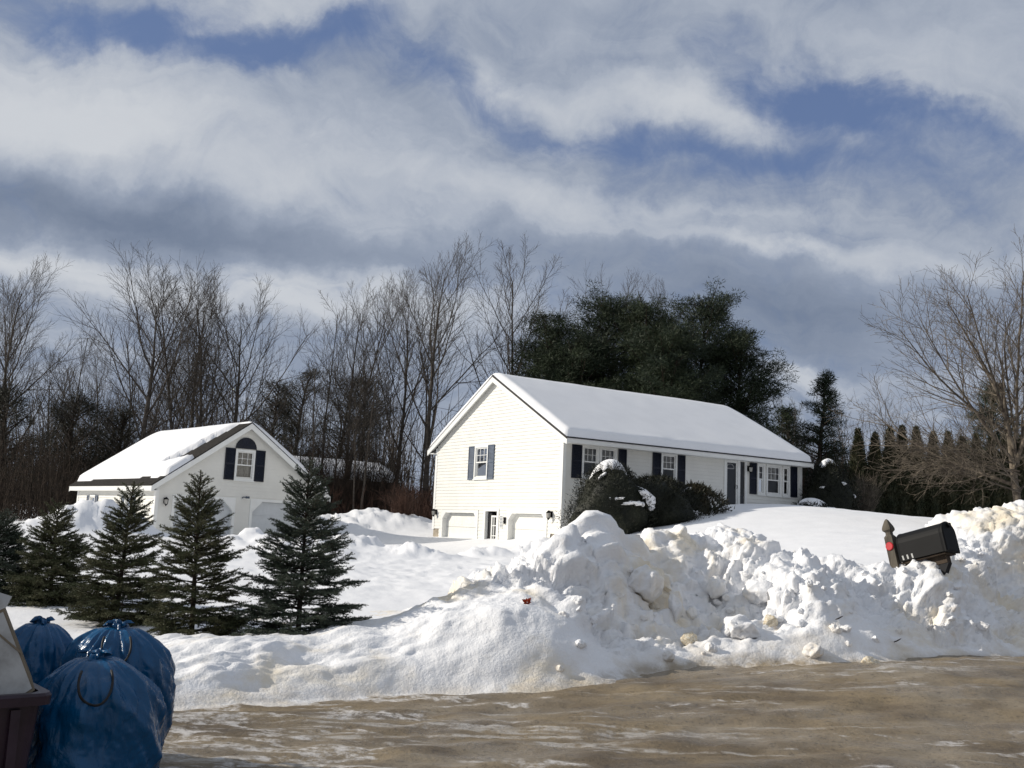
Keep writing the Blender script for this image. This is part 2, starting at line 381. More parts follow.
# ------------------------------------------------------------------ terrain
ctrl = [(-6, 11, .12), (-3, 10.8, .14), (-1.5, 12, .24), (-4.5, 13, .22), (0, 13.5, .35), (-9, 15, .35), (-14, 14, .5), (-4, 16, .40), (-8, 22, .5), (-16, 24, .7), (-24, 24, .7), (-1, 20, .55), (-6, 30, .65), (2, 17, .75),
        (-13, 38, .75), (-8, 41, .75), (-10, 32, .75), (-17, 33, .75), (-20, 36, .7), (-28, 38, .7), (-4, 38, .72), (-1.5, 37, .72), (0, 30, .68), (1, 34, .8),
        (2, 34.5, 1.15), (3.5, 33, 1.35), (5, 36, 2.0), (8, 38, 2.75), (11, 40.5, 3.05), (13, 41.5, 3.0), (15, 42.5, 2.7), (5.5, 31, 1.75), (8.5, 32, 2.22), (12, 34, 2.5), (15, 38, 2.62), (20, 45, 2.7), (26, 46, 2.75), (34, 46, 2.8),
        (3.5, 20, .95), (5.5, 16.5, 1.05), (9, 20, 1.45), (8, 25, 1.65), (4.5, 26, 1.25), (13, 22, 1.7), (14, 28, 2.1), (20, 32, 2.4), (12, 17, 1.3), (20, 22, 1.8), (30, 34, 2.5),
        (-4, 48, 1.2), (-9, 52, 1.5), (-4, 56, 1.7), (-16, 58, 1.2), (-26, 55, .9), (-40, 60, .9), (0, 60, 1.8), (8, 56, 2.4), (20, 60, 2.7), (35, 62, 2.8), (-60, 40, .9), (50, 40, 2.8), (-30, 15, .7), (40, 22, 2.0),
        (0, 85, 2.2), (-40, 85, 1.4), (45, 85, 3.0), (-80, 90, 2.2), (80, 90, 3.0), (-90, 30, 1.0), (90, 30, 2.6), (0, 130, 2.5), (-60, 130, 2.5), (60, 130, 2.8)]
cp = np.array(ctrl, float)
def _k(r2): return np.where(r2 > 0, .5*r2*np.log(r2+1e-12), 0)
n_ = len(cp); d2 = ((cp[:, None, :2]-cp[None, :, :2])**2).sum(-1)
A_ = np.zeros((n_+3, n_+3)); A_[:n_, :n_] = _k(d2)+np.eye(n_)*6.0; A_[:n_, n_] = 1; A_[:n_, n_+1:] = cp[:, :2]; A_[n_, :n_] = 1; A_[n_+1:, :n_] = cp[:, :2].T
W_ = np.linalg.solve(A_, np.concatenate([cp[:, 2], [0, 0, 0]]))
def tps(x, y):
    x = np.asarray(x, float); y = np.asarray(y, float); t = W_[n_]+W_[n_+1]*x+W_[n_+2]*y
    for i in range(n_): t = t + W_[i]*_k((x-cp[i, 0])**2+(y-cp[i, 1])**2)
    return np.clip(t, .1, 3.4)
# road edge
base_px = [(100, 713), (165, 708), (300, 700), (400, 693), (500, 689), (590, 683), (645, 674), (700, 669), (760, 666), (850, 661), (930, 657), (1024, 655)]
def road_z(x, y): return .36*sstep(-1.5, 5.2, np.asarray(x, float)-.45*(np.asarray(y, float)-11))*sstep(6.5, 10.5, y)
def at_road(px, py):
    z = 0.0
    for _ in range(40): q = atz(px, py, z); z = .5*z+.5*float(road_z(q[0], q[1]))
    return atz(px, py, z)
E_ = [at_road(x, y)[:2] for x, y in base_px]
E_ = np.array([E_[0]+(E_[0]-E_[2])/np.linalg.norm(E_[0]-E_[2])*d for d in (60, 14, 6)]+E_+[E_[-1]+(E_[-1]-E_[-3])/np.linalg.norm(E_[-1]-E_[-3])*d for d in (5, 14, 60)])
S_ = np.concatenate([[0], np.cumsum(np.linalg.norm(np.diff(E_, axis=0), axis=1))])
ss = np.linspace(0, S_[-1], 3000)
def smooth(a, k):
    kk = np.hanning(k); kk /= kk.sum(); return np.convolve(np.pad(a, k//2, mode='edge'), kk, 'valid')[:len(a)]
EX = smooth(np.interp(ss, S_, E_[:, 0]), 25); EY = smooth(np.interp(ss, S_, E_[:, 1]), 25)
EX[0] = E_[0, 0]; EY[0] = E_[0, 1]
tx = np.gradient(EX); ty = np.gradient(EY); tl = np.hypot(tx, ty); tx = smooth(tx/tl, 61); ty = smooth(ty/tl, 61); tl = np.hypot(tx, ty); NX = -ty/tl; NY = tx/tl
def st_of(x, y):
    """arc length and signed distance (positive on the yard side) of points"""
    x = np.asarray(x, float); shp = x.shape; x = x.ravel(); y = np.asarray(y, float).ravel(); s = np.zeros(len(x)); t = np.zeros(len(x))
    ex, ey = EX[::6], EY[::6]
    for a in range(0, len(x), 20000):
        xx = x[a:a+20000]; yy = y[a:a+20000]; d = (xx[:, None]-ex)**2+(yy[:, None]-ey)**2; i = d.argmin(1)*6
        s[a:a+20000] = ss[i]; t[a:a+20000] = (xx-EX[i])*NX[i]+(yy-EY[i])*NY[i]
    return s.reshape(shp), t.reshape(shp)
# ridge of the ploughed bank: picture column, row, distance behind the foot
ridge_px = [(20, 660, 1.3), (120, 654, 1.3), (165, 648, 1.35), (200, 640, 1.4), (250, 636, 1.5), (290, 633, 1.6), (320, 624, 1.6), (360, 628, 1.6), (400, 622, 1.7), (440, 612, 1.8), (480, 600, 1.9), (505, 586, 1.9), (525, 572, 1.9),
            (550, 565, 2.0), (575, 553, 2.1), (588, 541, 2.2), (597, 522, 2.2), (606, 527, 2.25), (620, 532, 2.3), (630, 530, 2.4), (650, 540, 2.5), (675, 536, 2.6), (700, 540, 2.6), (725, 533, 2.7), (738, 528, 2.7), (752, 540, 2.6), (775, 552, 2.5),
            (800, 557, 2.4), (830, 560, 2.2), (850, 557, 2.1), (868, 549, 1.75), (885, 546, 1.45), (902, 549, 1.4), (920, 540, 1.35), (937, 564, 1.4), (950, 550, 2.8), (968, 528, 3.0), (985, 520, 3.0), (1005, 513, 3.0), (1024, 506, 3.0), (1060, 500, 3.0), (1120, 500, 3.0)]
rp = []
for px, py, dt in ridge_px:
    b = at_road(px, np.interp(px, [q[0] for q in base_px], [q[1] for q in base_px])); r = at(px, py, b[1]+dt*.93)
    s, t = st_of(np.array([r[0]]), np.array([r[1]])); rp.append((s[0], t[0], r[2]))
rp = np.array(rp); rp = rp[np.argsort(rp[:, 0])]
def s_at(px): 
    b = at_road(px, np.interp(px, [q[0] for q in base_px], [q[1] for q in base_px])); return float(st_of(np.array([b[0]]), np.array([b[1]]))[0][0])
s_rough0, s_rough1 = s_at(400), s_at(560)
piles = []   # mounds in the yard: x, y, height, radius
for px, py, Y, h, r in ((100, 520, 33, .70, 1.25), (70, 530, 32, .45, 1.3), (125, 535, 33.5, .35, 1.0), (45, 535, 32, .22, 1.2), (520, 545, 32.5, .28, 1.3), (480, 548, 31, .2, 1.0), (550, 545, 33.5, .22, .9), (335, 548, 29, .35, 1.2), (365, 542, 30, .4, 1.0), (415, 550, 28, .25, 1.2), (300, 552, 27, .35, 1.5), (255, 545, 30, .4, 1.3), (385, 530, 50, .7, 2.6), (340, 530, 48, .4, 2.5)):
    p = at(px, py, Y); piles.append((p[0], p[1], h, r))
def yard(x, y):
    z = tps(x, y)
    rough = np.zeros_like(z)
    for a, b, h, r in piles:
        g = np.exp(-((x-a)**2+(y-b)**2)/(r*r)); z = z+h*g; rough = np.maximum(rough, g)
    drv = np.exp(-((x+3)/7)**2)*sstep(12, 20, y)*sstep(37, 31, y); rough = np.maximum(rough, .22*drv)
    f1, f2, hid = worley(x*1.9, y*1.9, 3)
    z = z+rough*(.30*fbm(x*1.2, y*1.2, 5, 5, .55)+.16*(hid-.5)*sstep(0, .18, f2-f1)+.10*fbm(x*5, y*5, 8, 3, .6))
    z = z+.08*fbm(x*.22, y*.22, 2, 4)+.012*fbm(x*2.2, y*2.2, 9, 3)
    return z
def ground_z(x, y):
    return float(yard(np.array([float(x)]), np.array([float(y)]))[0])
# far sheet
az = np.concatenate([np.linspace(-100, -34, 70), np.linspace(-33.6, 33.6, 460), np.linspace(34, 100, 70)]); rr = np.geomspace(5.5, 900, 640)
AZ, RR = np.meshgrid(np.radians(az), rr, indexing='ij'); X = RR*np.sin(AZ); Y = RR*np.cos(AZ)
Z = yard(X, Y); far = sstep(110, 220, RR); Z = Z*(1-far)+2.4*far
sq_, tq = st_of(X, Y); Z = np.where(tq < 3.2, Z*sstep(1.6, 3.0, tq)-.45*(1-sstep(1.6, 3.0, tq)), Z)
na, nr = X.shape; I = np.arange(na*nr).reshape(na, nr)
fast_mesh('snow_field', np.stack([X, Y, Z], -1).reshape(-1, 3), np.stack([I[:-1, :-1], I[1:, :-1], I[1:, 1:], I[:-1, 1:]], -1).reshape(-1, 4)[:, ::-1], MT['snow'], smooth=True, kind='structure')
g = MB(); g.poly([(-1500, -1500, -.6), (1500, -1500, -.6), (1500, 1500, -.6), (-1500, 1500, -.6)]); o = g.build('ground', MT['snow']); o['kind'] = 'structure'
# ploughed bank
s0, s1 = s_at(165)-7.5, s_at(1020)+8
su = np.arange(s0, s1, .032); tu = np.concatenate([np.arange(-.75, 0, .03), np.arange(0, 2.9, .0165), np.arange(2.9, 5.6, .035)])
SS, TT = np.meshgrid(su, tu, indexing='ij')
bx = np.interp(SS, ss, EX)+np.interp(SS, ss, NX)*TT; by = np.interp(SS, ss, EY)+np.interp(SS, ss, NY)*TT
Hr = np.repeat(smooth(np.interp(su, rp[:, 0], rp[:, 2]), 11)[:, None], len(tu), 1); Tr = np.repeat(smooth(np.interp(su, rp[:, 0], rp[:, 1]), 35)[:, None], len(tu), 1)
rgh = sstep(s_rough0, s_rough1, SS)
u = TT/Tr; uc = np.clip(u, 0, 1); Rz = road_z(bx, by)
shape = (1-rgh)*np.sin(uc*math.pi/2)**.9 + rgh*(.50*uc**.75+.50*sstep(.30, 1.0, u))
Yd = yard(bx, by)
back = sstep(0, 1, (TT-Tr)/1.5)
Hb = np.where(u < 1, Rz+(Hr-Rz)*shape, Hr*(1-back)+Yd*back)
def lump(px, t0, amp, wl, wr, wt):
    c = s_at(px); ds = SS-c; return amp*np.exp(-(np.where(ds < 0, ds/wl, ds/wr))**2-((TT-t0)/wt)**2)
Hb = Hb + lump(572, .6, .26, 1.2, .40, .5)+lump(525, .9, .22, 1.0, .6, .7)+lump(885, .75, .42, 1.0, .25, .6)+lump(840, .8, .2, .8, .8, .6) \
     + lump(645, 1.35, .24, .35, .5, .4)-lump(705, 1.35, .26, .6, .9, .7)-lump(955, .9, .30, .28, .6, .8)-lump(790, 1.5, .16, .5, .5, .6)+lump(750, .7, .16, .8, .8, .5)
for k_ in range(5): Hb[:, 1:-1] = .25*Hb[:, :-2]+.5*Hb[:, 1:-1]+.25*Hb[:, 2:]
# chunks are laid out along the slope, not along the map, and pushed out along the slope's own normal
B0 = np.stack([bx, by, Hb], -1)
ds_ = np.linalg.norm(np.diff(B0, axis=1), axis=2); arc = np.concatenate([np.zeros((len(su), 1)), np.cumsum(ds_, axis=1)], 1)
kr = np.hanning(41); kr /= kr.sum(); arc = np.apply_along_axis(lambda a: np.convolve(np.pad(a, 20, mode='edge'), kr, 'valid'), 0, arc)
dS = np.gradient(B0, axis=0); dT = np.gradient(B0, axis=1); Nn = np.cross(dS, dT); Nn /= np.linalg.norm(Nn, axis=2, keepdims=True)+1e-9
qx = SS; qy = arc
wx = qx+.30*fbm(qx*1.5, qy*1.5, 21, 4); wy = qy+.30*fbm(qx*1.5, qy*1.5, 22, 4)
f1, f2, hid = worley(wx*1.25, wy*1.25, 31); F1_ = worley.facet; g1, g2, hid2 = worley(wx*2.9+.25*fbm(qx*3, qy*3, 25, 3), wy*2.9+.25*fbm(qx*3, qy*3, 26, 3), 37); F2_ = worley.facet
h1, h2, hid3 = worley(qx*6.5+.5*fbm(qx*6, qy*6, 24, 3), qy*6.5, 41); F3_ = worley.facet; i1, i2, hid4 = worley(qx*14, qy*14, 43); F4_ = worley.facet
dome = lambda a: np.sqrt(np.clip(1-a*a*1.5, 0, 1))
sparse = sstep(-.14, .14, fbm(qx*.6, qy*.6, 55, 3)); sp2 = sstep(-.05, .15, fbm(qx*1.1, qy*1.1, 58, 3))
billow = lambda x, y, sd, o, g: np.abs(fbm(x, y, sd, o, g))
chunk = (.03*(hid-.45)+.07*F1_)*sstep(0, .2, f2-f1)+(.09*(hid2-.5)+.15*F2_)*sstep(0, .16, g2-g1)*(.3+.7*sparse)+.05*dome(g1)*(hid2 > .6)+(.065*(hid3-.5)+.10*F3_)*sstep(0, .16, h2-h1)*(.25+.75*sparse)+.035*dome(h1)*(hid3 > .55)*sparse+(.03*(hid4-.5)+.04*F4_)*sstep(0, .18, i2-i1)*(.25+.75*sp2)
crumb = .075*fbm(qx*7, qy*7, 45, 4, .7)+.07*billow(qx*4.2, qy*4.2, 46, 5, .66)+.10*fbm(qx*2.6, qy*2.6, 48, 3, .6)
ridges = .46*fbm(qx*.8, qy*.8, 51, 7, .56)-.22*billow(qx*1.5, qy*1.5, 57, 6, .58)+.07
soft = .11*fbm(qx*.9+.9*qy, qy*2.0-.5*qx, 61, 5, .5)+.05*fbm(qx*4, qy*4, 63, 4, .55)+.05*(hid2-.5)*sstep(0, .4, g2-g1)*sparse
# the smooth apron of the left end runs out along a slanting edge; right of it the bank is broken
ap = s_at(528)+(1-np.clip(TT/1.55, 0, 1))*(s_at(640)-s_at(528)); ap = ap+.10*fbm(qy*2, qx*1.2, 66, 3)
rgh2 = sstep(-.10, .10, SS-ap)*rgh**.5; rgh2 = np.maximum(rgh2, 1.0*rgh*sstep(.6, .9, u))
B0[..., 2] += lump(600, .8, 1, 9, 9, .9)*.12*(1-sstep(-.05, .22, SS-ap))*rgh   # the apron stands a little proud of the broken face
amp = sstep(.0, .35, u)*(1-.8*sstep(1.25, 2.3, u))*(1-.35*np.exp(-((u-1)/.2)**2))
disp = amp*(rgh2*(chunk*1.1+crumb+ridges*.8)+(1-rgh2)*(soft*(1-.35*rgh)+.12*rgh*fbm(qx*1.4, qy*.9, 68, 4, .5)))
V = B0+Nn*disp[..., None]
Hq = V[..., 2]; ed = sstep(5.5, 4.7, TT); Hq = np.where(TT > 3.0, Hq*ed+(Yd-.08)*(1-ed), Hq)
foot = sstep(-.35, .12, TT+.22*fbm(SS*1.6, TT*2, 71, 4)); V[..., 2] = (Hq-Rz+.04)*foot-.04+Rz
ns, nt = SS.shape; I = np.arange(ns*nt).reshape(ns, nt)
fast_mesh('snow_bank', V.reshape(-1, 3), np.stack([I[:-1, :-1], I[1:, :-1], I[1:, 1:], I[:-1, 1:]], -1).reshape(-1, 4), MT['bank'], smooth=True, kind='structure')
VB = V
def bank_at(px, py):
    """the point of the bank that stands in picture direction (px,py): nearest vertex to the ray in front"""
    d = ray(px, py); d = d/np.linalg.norm(d); q = VB.reshape(-1, 3)-EYE; k = q@d; e = np.linalg.norm(q-k[:, None]*d, axis=1)
    ok = e < .05
    if not ok.any(): return VB.reshape(-1, 3)[e.argmin()]
    kk = np.where(ok, k, 1e9); return VB.reshape(-1, 3)[kk.argmin()]
# road
xs = np.concatenate([[-120, -60, -30, -16], np.arange(-9, 17, .06), [22, 40, 80, 140]]); ys = np.concatenate([[-30, -12, -4, 2], np.arange(4.8, 15.6, .06), [18, 24, 40, 70, 110]])
X, Y = np.meshgrid(xs, ys, indexing='ij'); ca, sa = math.cos(R_(24)), math.sin(R_(24)); U_ = X*ca+Y*sa; V_ = -X*sa+Y*ca
inside = sstep(-9, -7.5, X)*sstep(16.5, 15, X)*sstep(4.8, 5.5, Y)*sstep(15.5, 14.5, Y)
Z = inside*(.035*fbm(U_*.5, V_*2.0, 91, 5, .5)+.028*fbm(U_*2.6, V_*6, 93, 4, .65))
sq_, tq = st_of(X, Y); Z = Z+road_z(X, Y)-1.6*sstep(1.3, 3.0, tq)
na, nr = X.shape; I = np.arange(na*nr).reshape(na, nr)
fast_mesh('road', np.stack([X, Y, Z], -1).reshape(-1, 3), np.stack([I[:-1, :-1], I[1:, :-1], I[1:, 1:], I[:-1, 1:]], -1).reshape(-1, 4), MT['road'], smooth=True, kind='structure')

# ------------------------------------------------------------------ building helpers
def frame(o, du, n):
    o = np.array(o, float); du = np.array(du, float); n = np.array(n, float)
    return lambda a, z, d: tuple(o+du*a+n*d+np.array([0, 0, z]))
def siding(mb, P, zb, zt, lim, holes=(), e=.135):
    """lapped boards; lim(z)->(a0,a1); holes are (a0,a1,z0,z1)"""
    k = int(round((zt-zb)/e)); e = (zt-zb)/k
    for i in range(k):
        z0 = zb+i*e; z1 = z0+e; zm = (z0+z1)/2; a0, a1 = lim(z0); b0, b1 = lim(z1)
        cut = sorted((h[0], h[1]) for h in holes if h[2] < zm < h[3]); x = a0; iv = []
        for c in cut:
            if c[0] > x: iv.append((x, min(c[0], a1)))
            x = max(x, c[1])
        if x < a1: iv.append((x, a1))
        for p, q in iv:
            tp = b0 if p == a0 else p; tq_ = b1 if q == a1 else q
            mb.poly([P(p, z0, .024), P(q, z0, .024), P(tq_, z1, .003), P(tp, z1, .003)])
            mb.poly([P(p, z0, 0), P(q, z0, 0), P(q, z0, .024), P(p, z0, .024)])
def rect_frame(mb, P, a0, a1, z0, z1, wd, d0, d1):
    mb.box(a0, a1, z0, z0+wd, d0, d1, P); mb.box(a0, a1, z1-wd, z1, d0, d1, P)
    mb.box(a0, a0+wd, z0+wd, z1-wd, d0, d1-.001, P); mb.box(a1-wd, a1, z0+wd, z1-wd, d0, d1-.001, P)
def window(parent, P, a0, a1, z0, z1, hung=True, cols=2, shade=.5, trim=.08):
    f = MB(); rect_frame(f, P, a0-trim, a1+trim, z0-trim, z1+trim, trim, -.06, .045)
    f.box(a0-trim-.02, a1+trim+.02, z0-trim-.04, z0-trim, -.05, .075, P)
    w_ = f.build('window', MT['trim'], parent)
    s = MB(); zm = (z0+z1)/2
    if hung:
        rect_frame(s, P, a0+.002, a1-.002, z0+.002, zm+.02, .045, -.045, -.012); rect_frame(s, P, a0+.002, a1-.002, zm-.02, z1-.002, .045, -.03, .008)
        spans = [(z0+.045, zm-.025, -.03), (zm+.025, z1-.045, -.012)]
    else:
        rect_frame(s, P, a0+.002, a1-.002, z0+.002, z1-.002, .045, -.03, .008); spans = [(z0+.045, z1-.045, -.012)]
    for q0, q1, d in spans[-1:] if hung else []:
        for c in range(1, cols+1):
            x = a0+(a1-a0)*c/(cols+1); s.box(x-.009, x+.009, q0, q1, d-.012, d+.006, P)
        for r in range(1, 2): s.box(a0+.045, a1-.045, (q0+q1)/2-.009, (q0+q1)/2+.009, d-.012, d+.0045, P)
    s.build('sash', MT['trim'], w_)
    g = MB()
    for q0, q1, d in spans: g.poly([P(a0+.02, q0-.01, d-.004), P(a1-.02, q0-.01, d-.004), P(a1-.02, q1+.01, d-.004), P(a0+.02, q1+.01, d-.004)])
    g.build('pane', MT['glass'], w_)
    c = MB(); n = 26; z_lo = z1-(z1-z0)*shade
    for i in range(n):
        x0 = a0+(a1-a0)*i/n; x1 = a0+(a1-a0)*(i+1)/n; h0 = -.13+.02*math.sin(i*1.9); h1 = -.13+.02*math.sin((i+1)*1.9)
        c.poly([P(x0, z_lo, h0), P(x1, z_lo, h1), P(x1, z1+.05, h1), P(x0, z1+.05, h0)])
    c.build('curtain', MT['curtain'], w_)
    return w_
def shutter(parent, P, a0, a1, z0, z1, m):
    s = MB(); rect_frame(s, P, a0, a1, z0, z1, .045, .022, .062); zm = (z0+z1)/2
    s.box(a0+.045, a1-.045, zm-.03, zm+.03, .022, .060, P); s.box(a0+.03, a1-.03, z0+.03, z1-.03, .021, .028, P)
    for q0, q1 in ((z0+.045, zm-.03), (zm+.03, z1-.045)):
        k = int((q1-q0)/.05)
        for i in range(k):
            za = q0+(q1-q0)*i/k; zb = za+(q1-q0)/k
            s.hexa([P(a0+.045, za, .030), P(a1-.045, za, .030), P(a1-.045, za, .054), P(a0+.045, za, .054),
                    P(a0+.045, zb, .028), P(a1-.045, zb, .028), P(a1-.045, zb, .034), P(a0+.045, zb, .034)])
    return s.build('shutter', m, parent)
def chamfer(a0, a1, z0, z1, c): return [(a0, z0), (a1, z0), (a1, z1-c), (a1-c, z1), (a0+c, z1), (a0, z1-c)]
def garage_door(parent, P, a0, a1, z0, z1, c, m, trim=.12, deep=.26):
    t = MB(); o = chamfer(a0, a1, z0, z1, c)
    outer = [(a0-trim, z0), (a1+trim, z0), (a1+trim, z1+trim), (a0-trim, z1+trim)]
    # casing: two legs, a head and two corner gussets, all one flush band
    t.prism([(a0-trim, z0), (a0, z0), (a0, z1-c), (a0+c, z1), (a0+c, z1+trim), (a0-trim, z1+trim)], -.01, .04, P)
    t.prism([(a1, z0), (a1+trim, z0), (a1+trim, z1+trim), (a1-c, z1+trim), (a1-c, z1), (a1, z1-c)], -.01, .04, P)
    t.prism([(a0+c, z1), (a1-c, z1), (a1-c, z1+trim), (a0+c, z1+trim)], -.01, .039, P)
    for i in range(1, 6):
        p, q = o[i], o[(i+1) % 6]; t.poly([P(p[0], p[1], -.01), P(q[0], q[1], -.01), P(q[0], q[1], -deep), P(p[0], p[1], -deep)])
    d = MB(); k = 4
    for i in range(k):
        za = z0+(z1-z0)*i/k; zb = z0+(z1-z0)*(i+1)/k-.012
        d.box(a0-.05, a1+.05, za, zb, -deep-.05, -deep+.004, P)
        for j in range(4):
            x0 = a0+(a1-a0)*(j+.12)/4; x1 = a0+(a1-a0)*(j+.88)/4; rect_frame(d, P, x0, x1, za+.1, zb-.1, .02, -deep+.003, -deep+.007)
    d.box(a0-.05, a1+.05, z0, z1, -deep-.06, -deep-.05, P)
    r = d.build('garage_door', m, parent); t.build('door_casing', MT['trim'], r)
    return r
def wall_lamp(parent, P, a, z):
    b = MB(); b.box(a-.05, a+.05, z-.11, z+.11, .02, .05, P); b.tube([P(a, z+.05, .05), P(a, z+.13, .10), P(a, z+.10, .16)], .012, 6)
    for dz, r in ((.09, .03), (.05, .085), (-.13, .05), (-.17, .02)): pass
    pr = lambda r, zz: [P(a+r*math.cos(t), zz, .16+r*math.sin(t)) for t in np.linspace(0, 2*math.pi, 6, endpoint=False)]
    b.ring([pr(.015, z+.14), pr(.10, z+.055), pr(.10, z+.045)]); b.ring([pr(.075, z-.13), pr(.03, z-.17), pr(.012, z-.21)])
    for t in np.linspace(0, 2*math.pi, 6, endpoint=False): b.tube([P(a+.085*math.cos(t), z+.05, .16+.085*math.sin(t)), P(a+.068*math.cos(t), z-.13, .16+.068*math.sin(t))], .009, 4)
    l = b.build('wall_lamp', MT['black'], parent); gl = MB(); gl.ring([pr(.075, z+.045), pr(.06, z-.128)]); gl.build('lamp_glass', MT['glow'], l)
    return l
def snow_sheet(P, a0, a1, S, zr, slope, T, seed, mask=None, da=.14):
    """blanket over a gable roof: a along the ridge, b across it (-S..S)"""
    aa = np.linspace(a0, a1, int((a1-a0)/da)); bb = np.linspace(-S, S, int(2*S/.12)|1); A, B = np.meshgrid(aa, bb, indexing='ij')
    e = np.minimum(np.minimum(A-a0, a1-A), S-np.abs(B)); th = T*np.clip(e/.22, 0, 1)**.45*(1+.30*fbm(A*.3, B*.3, seed, 3))*(1+.35*sstep(.5, .1, e)*fbm(A*1.6, B*.4, seed+8, 3)) + .006*fbm(A*1.5, B*1.5, seed+3, 3)*np.clip(e/.1, 0, 1)
    th = np.maximum(th, 0)
    if mask is not None: th = th*sstep(0, .13, mask(A, B))
    base = zr-slope*(np.sqrt(B*B+.09)-.3)-.07*slope
    over = sstep(.25, 0, e)*T*.25
    z = np.where(th > .004, base+th, zr-slope*np.abs(B)-.06)
    V = np.array([P(a, b, c) for a, b, c in zip(A.ravel(), B.ravel(), z.ravel())]); n, m = A.shape; I = np.arange(n*m).reshape(n, m)
    Fq = np.stack([I[:-1, :-1], I[1:, :-1], I[1:, 1:], I[:-1, 1:]], -1).reshape(-1, 4)
    keep = (th.ravel()[Fq] > .004).any(1); return V, Fq[keep]

# ------------------------------------------------------------------ ranch house
HY = R_(32.3); ho = at(564, 436.5, 36.0); EAVE = ho[2]
house = thing('ranch_house', 'long white clapboard house, snow on its roof, two garage doors in the sunlit gable end', 'house', (ho[0], ho[1], 0), HY)
Wd, Ln, RZ = 9.62, 12.45, 7.62; SL = (RZ-EAVE-.02)/(Wd/2)
Pg = frame((0, 0, 0), (0, 1, 0), (-1, 0, 0)); Pf = frame((0, 0, 0), (1, 0, 0), (0, -1, 0)); Pb = frame((0, Wd, 0), (1, 0, 0), (0, 1, 0)); Pe = frame((Ln, 0, 0), (0, 1, 0), (1, 0, 0))
gw = (5.27, 6.18, 3.58, 4.78); gd1 = (5.87, 8.72, -.2, 2.12); gd2 = (.95, 3.45, -.2, 2.13); gent = (4.30, 5.18, -.2, 2.20)
fw = [(.90, 1.52, 3.56, 4.62), (1.70, 2.34, 3.56, 4.62), (4.68, 5.33, 3.56, 4.62), (9.88, 10.16, 3.46, 4.58), (10.40, 11.12, 3.46, 4.58), (11.36, 11.64, 3.46, 4.58)]
fdoor = (8.02, 8.68, 2.4, 4.66); fside = (8.80, 9.08, 2.4, 4.66)
mb = MB(); gl = lambda z: (0, Wd) if z <= EAVE else ((z-EAVE)/SL, Wd-(z-EAVE)/SL)
siding(mb, Pg, 1.43, RZ-.05, gl, [gw, (gd1[0]-.1, gd1[1]+.1, 0, 2.2), (gd2[0]-.1, gd2[1]+.1, 0, 2.2), (gent[0]-.06, gent[1]+.06, 0, 2.26)])
siding(mb, Pg, .3, 1.43, lambda z: (.62, 9.05), [(gd1[0]-.1, gd1[1]+.1, 0, 3), (gd2[0]-.1, gd2[1]+.1, 0, 3), (gent[0]-.06, gent[1]+.06, 0, 3)])
siding(mb, Pf, 1.43, EAVE, lambda z: (0, Ln), [(a-.02, b+.02, c-.02, d+.02) for a, b, c, d in fw]+[(8.0, 9.1, 0, 4.67)])
siding(mb, Pb, 1.43, EAVE, lambda z: (0, Ln)); siding(mb, Pe, 1.43, RZ-.05, gl)
mb.build('wall', MT['siding'], house)
mb = MB(); mb.box(.02, .28, .02, .62, -.6, 1.425); mb.box(.02, .28, 9.05, Wd-.02, -.6, 1.425); mb.box(.28, Ln-.02, .02, .28, -.6, 1.425); mb.box(.28, Ln-.02, Wd-.28, Wd-.02, -.6, 1.425); mb.box(Ln-.28, Ln-.02, .28, Wd-.28, -.6, 1.425)
mb.build('foundation', MT['conc'], house)
for P, a in ((Pg, 0), (Pg, Wd-.11), (Pf, 0), (Pf, Ln-.11), (Pe, 0), (Pe, Wd-.11), (Pb, 0), (Pb, Ln-.11)):
    mb = MB(); mb.box(a+(.001 if P in (Pf, Pb) else -.03), a+(.109 if P in (Pf, Pb) else .14), 1.40, EAVE-.02, -.02, .03+.002*(P in (Pf, Pb)), P); mb.build('corner_board', MT['trim'], house)
mb = MB(); mb.box(.11, Ln-.11, EAVE-.16, EAVE-.03, 0, .03, Pf); mb.build('frieze_board', MT['trim'], house)
# roof: two slabs, rake boards, soffits
OV, OE = .22, .48
def slab(mb, sgn, x0, x1, y0, z_of, th): pass
mb = MB(); yr = Wd/2
for sg in (-1, 1):
    ye = yr+sg*(yr+OE); ze = EAVE+.06-SL*OE*.55
    p = [(-OV, yr, RZ), (Ln+OV, yr, RZ), (Ln+OV, ye, ze), (-OV, ye, ze)]
    mb.hexa([(a, b, c) for a, b, c in p]+[(a, b, c+.05) for a, b, c in p])
mb.build('roof', MT['shingle'], house)
mb = MB()
SLe = (RZ-(EAVE+.06-SL*OE*.55))/(yr+OE)
for x0 in (-OV, Ln+OV-.05):
    for sg in (-1, 1):
        ye = yr+sg*(yr+OE+.005)
        zr, ze = RZ-.004, RZ-SLe*(yr+OE+.005)-.004; h = .22
        x1 = x0+.045
        mb.hexa([(x0, yr, zr-h-.02), (x1, yr, zr-h-.02), (x1, ye, ze-h), (x0, ye, ze-h), (x0, yr, zr), (x1, yr, zr), (x1, ye, ze), (x0, ye, ze)])
        xi0, xi1 = (x1, 0.0) if x0 < 0 else (Ln, x0)     # soffit under the rake
        mb.hexa([(xi0, yr, zr-.10), (xi1, yr, zr-.10), (xi1, ye, ze-.10), (xi0, ye, ze-.10), (xi0, yr, zr-.06), (xi1, yr, zr-.06), (xi1, ye, ze-.06), (xi0, ye, ze-.06)])
ze = RZ-SLe*(yr+OE)
for y0, y1 in ((-OE, 0.0), (Wd, Wd+OE)):
    mb.box(-.17, Ln+.17, y0, y1, ze-.16, ze-.13)
    ya = y0 if y0 < 0 else y1-.03; mb.box(-.172, Ln+.172, ya, ya+.03, ze-.128, ze-.012)
mb.build('rake_trim', MT['trim'], house)
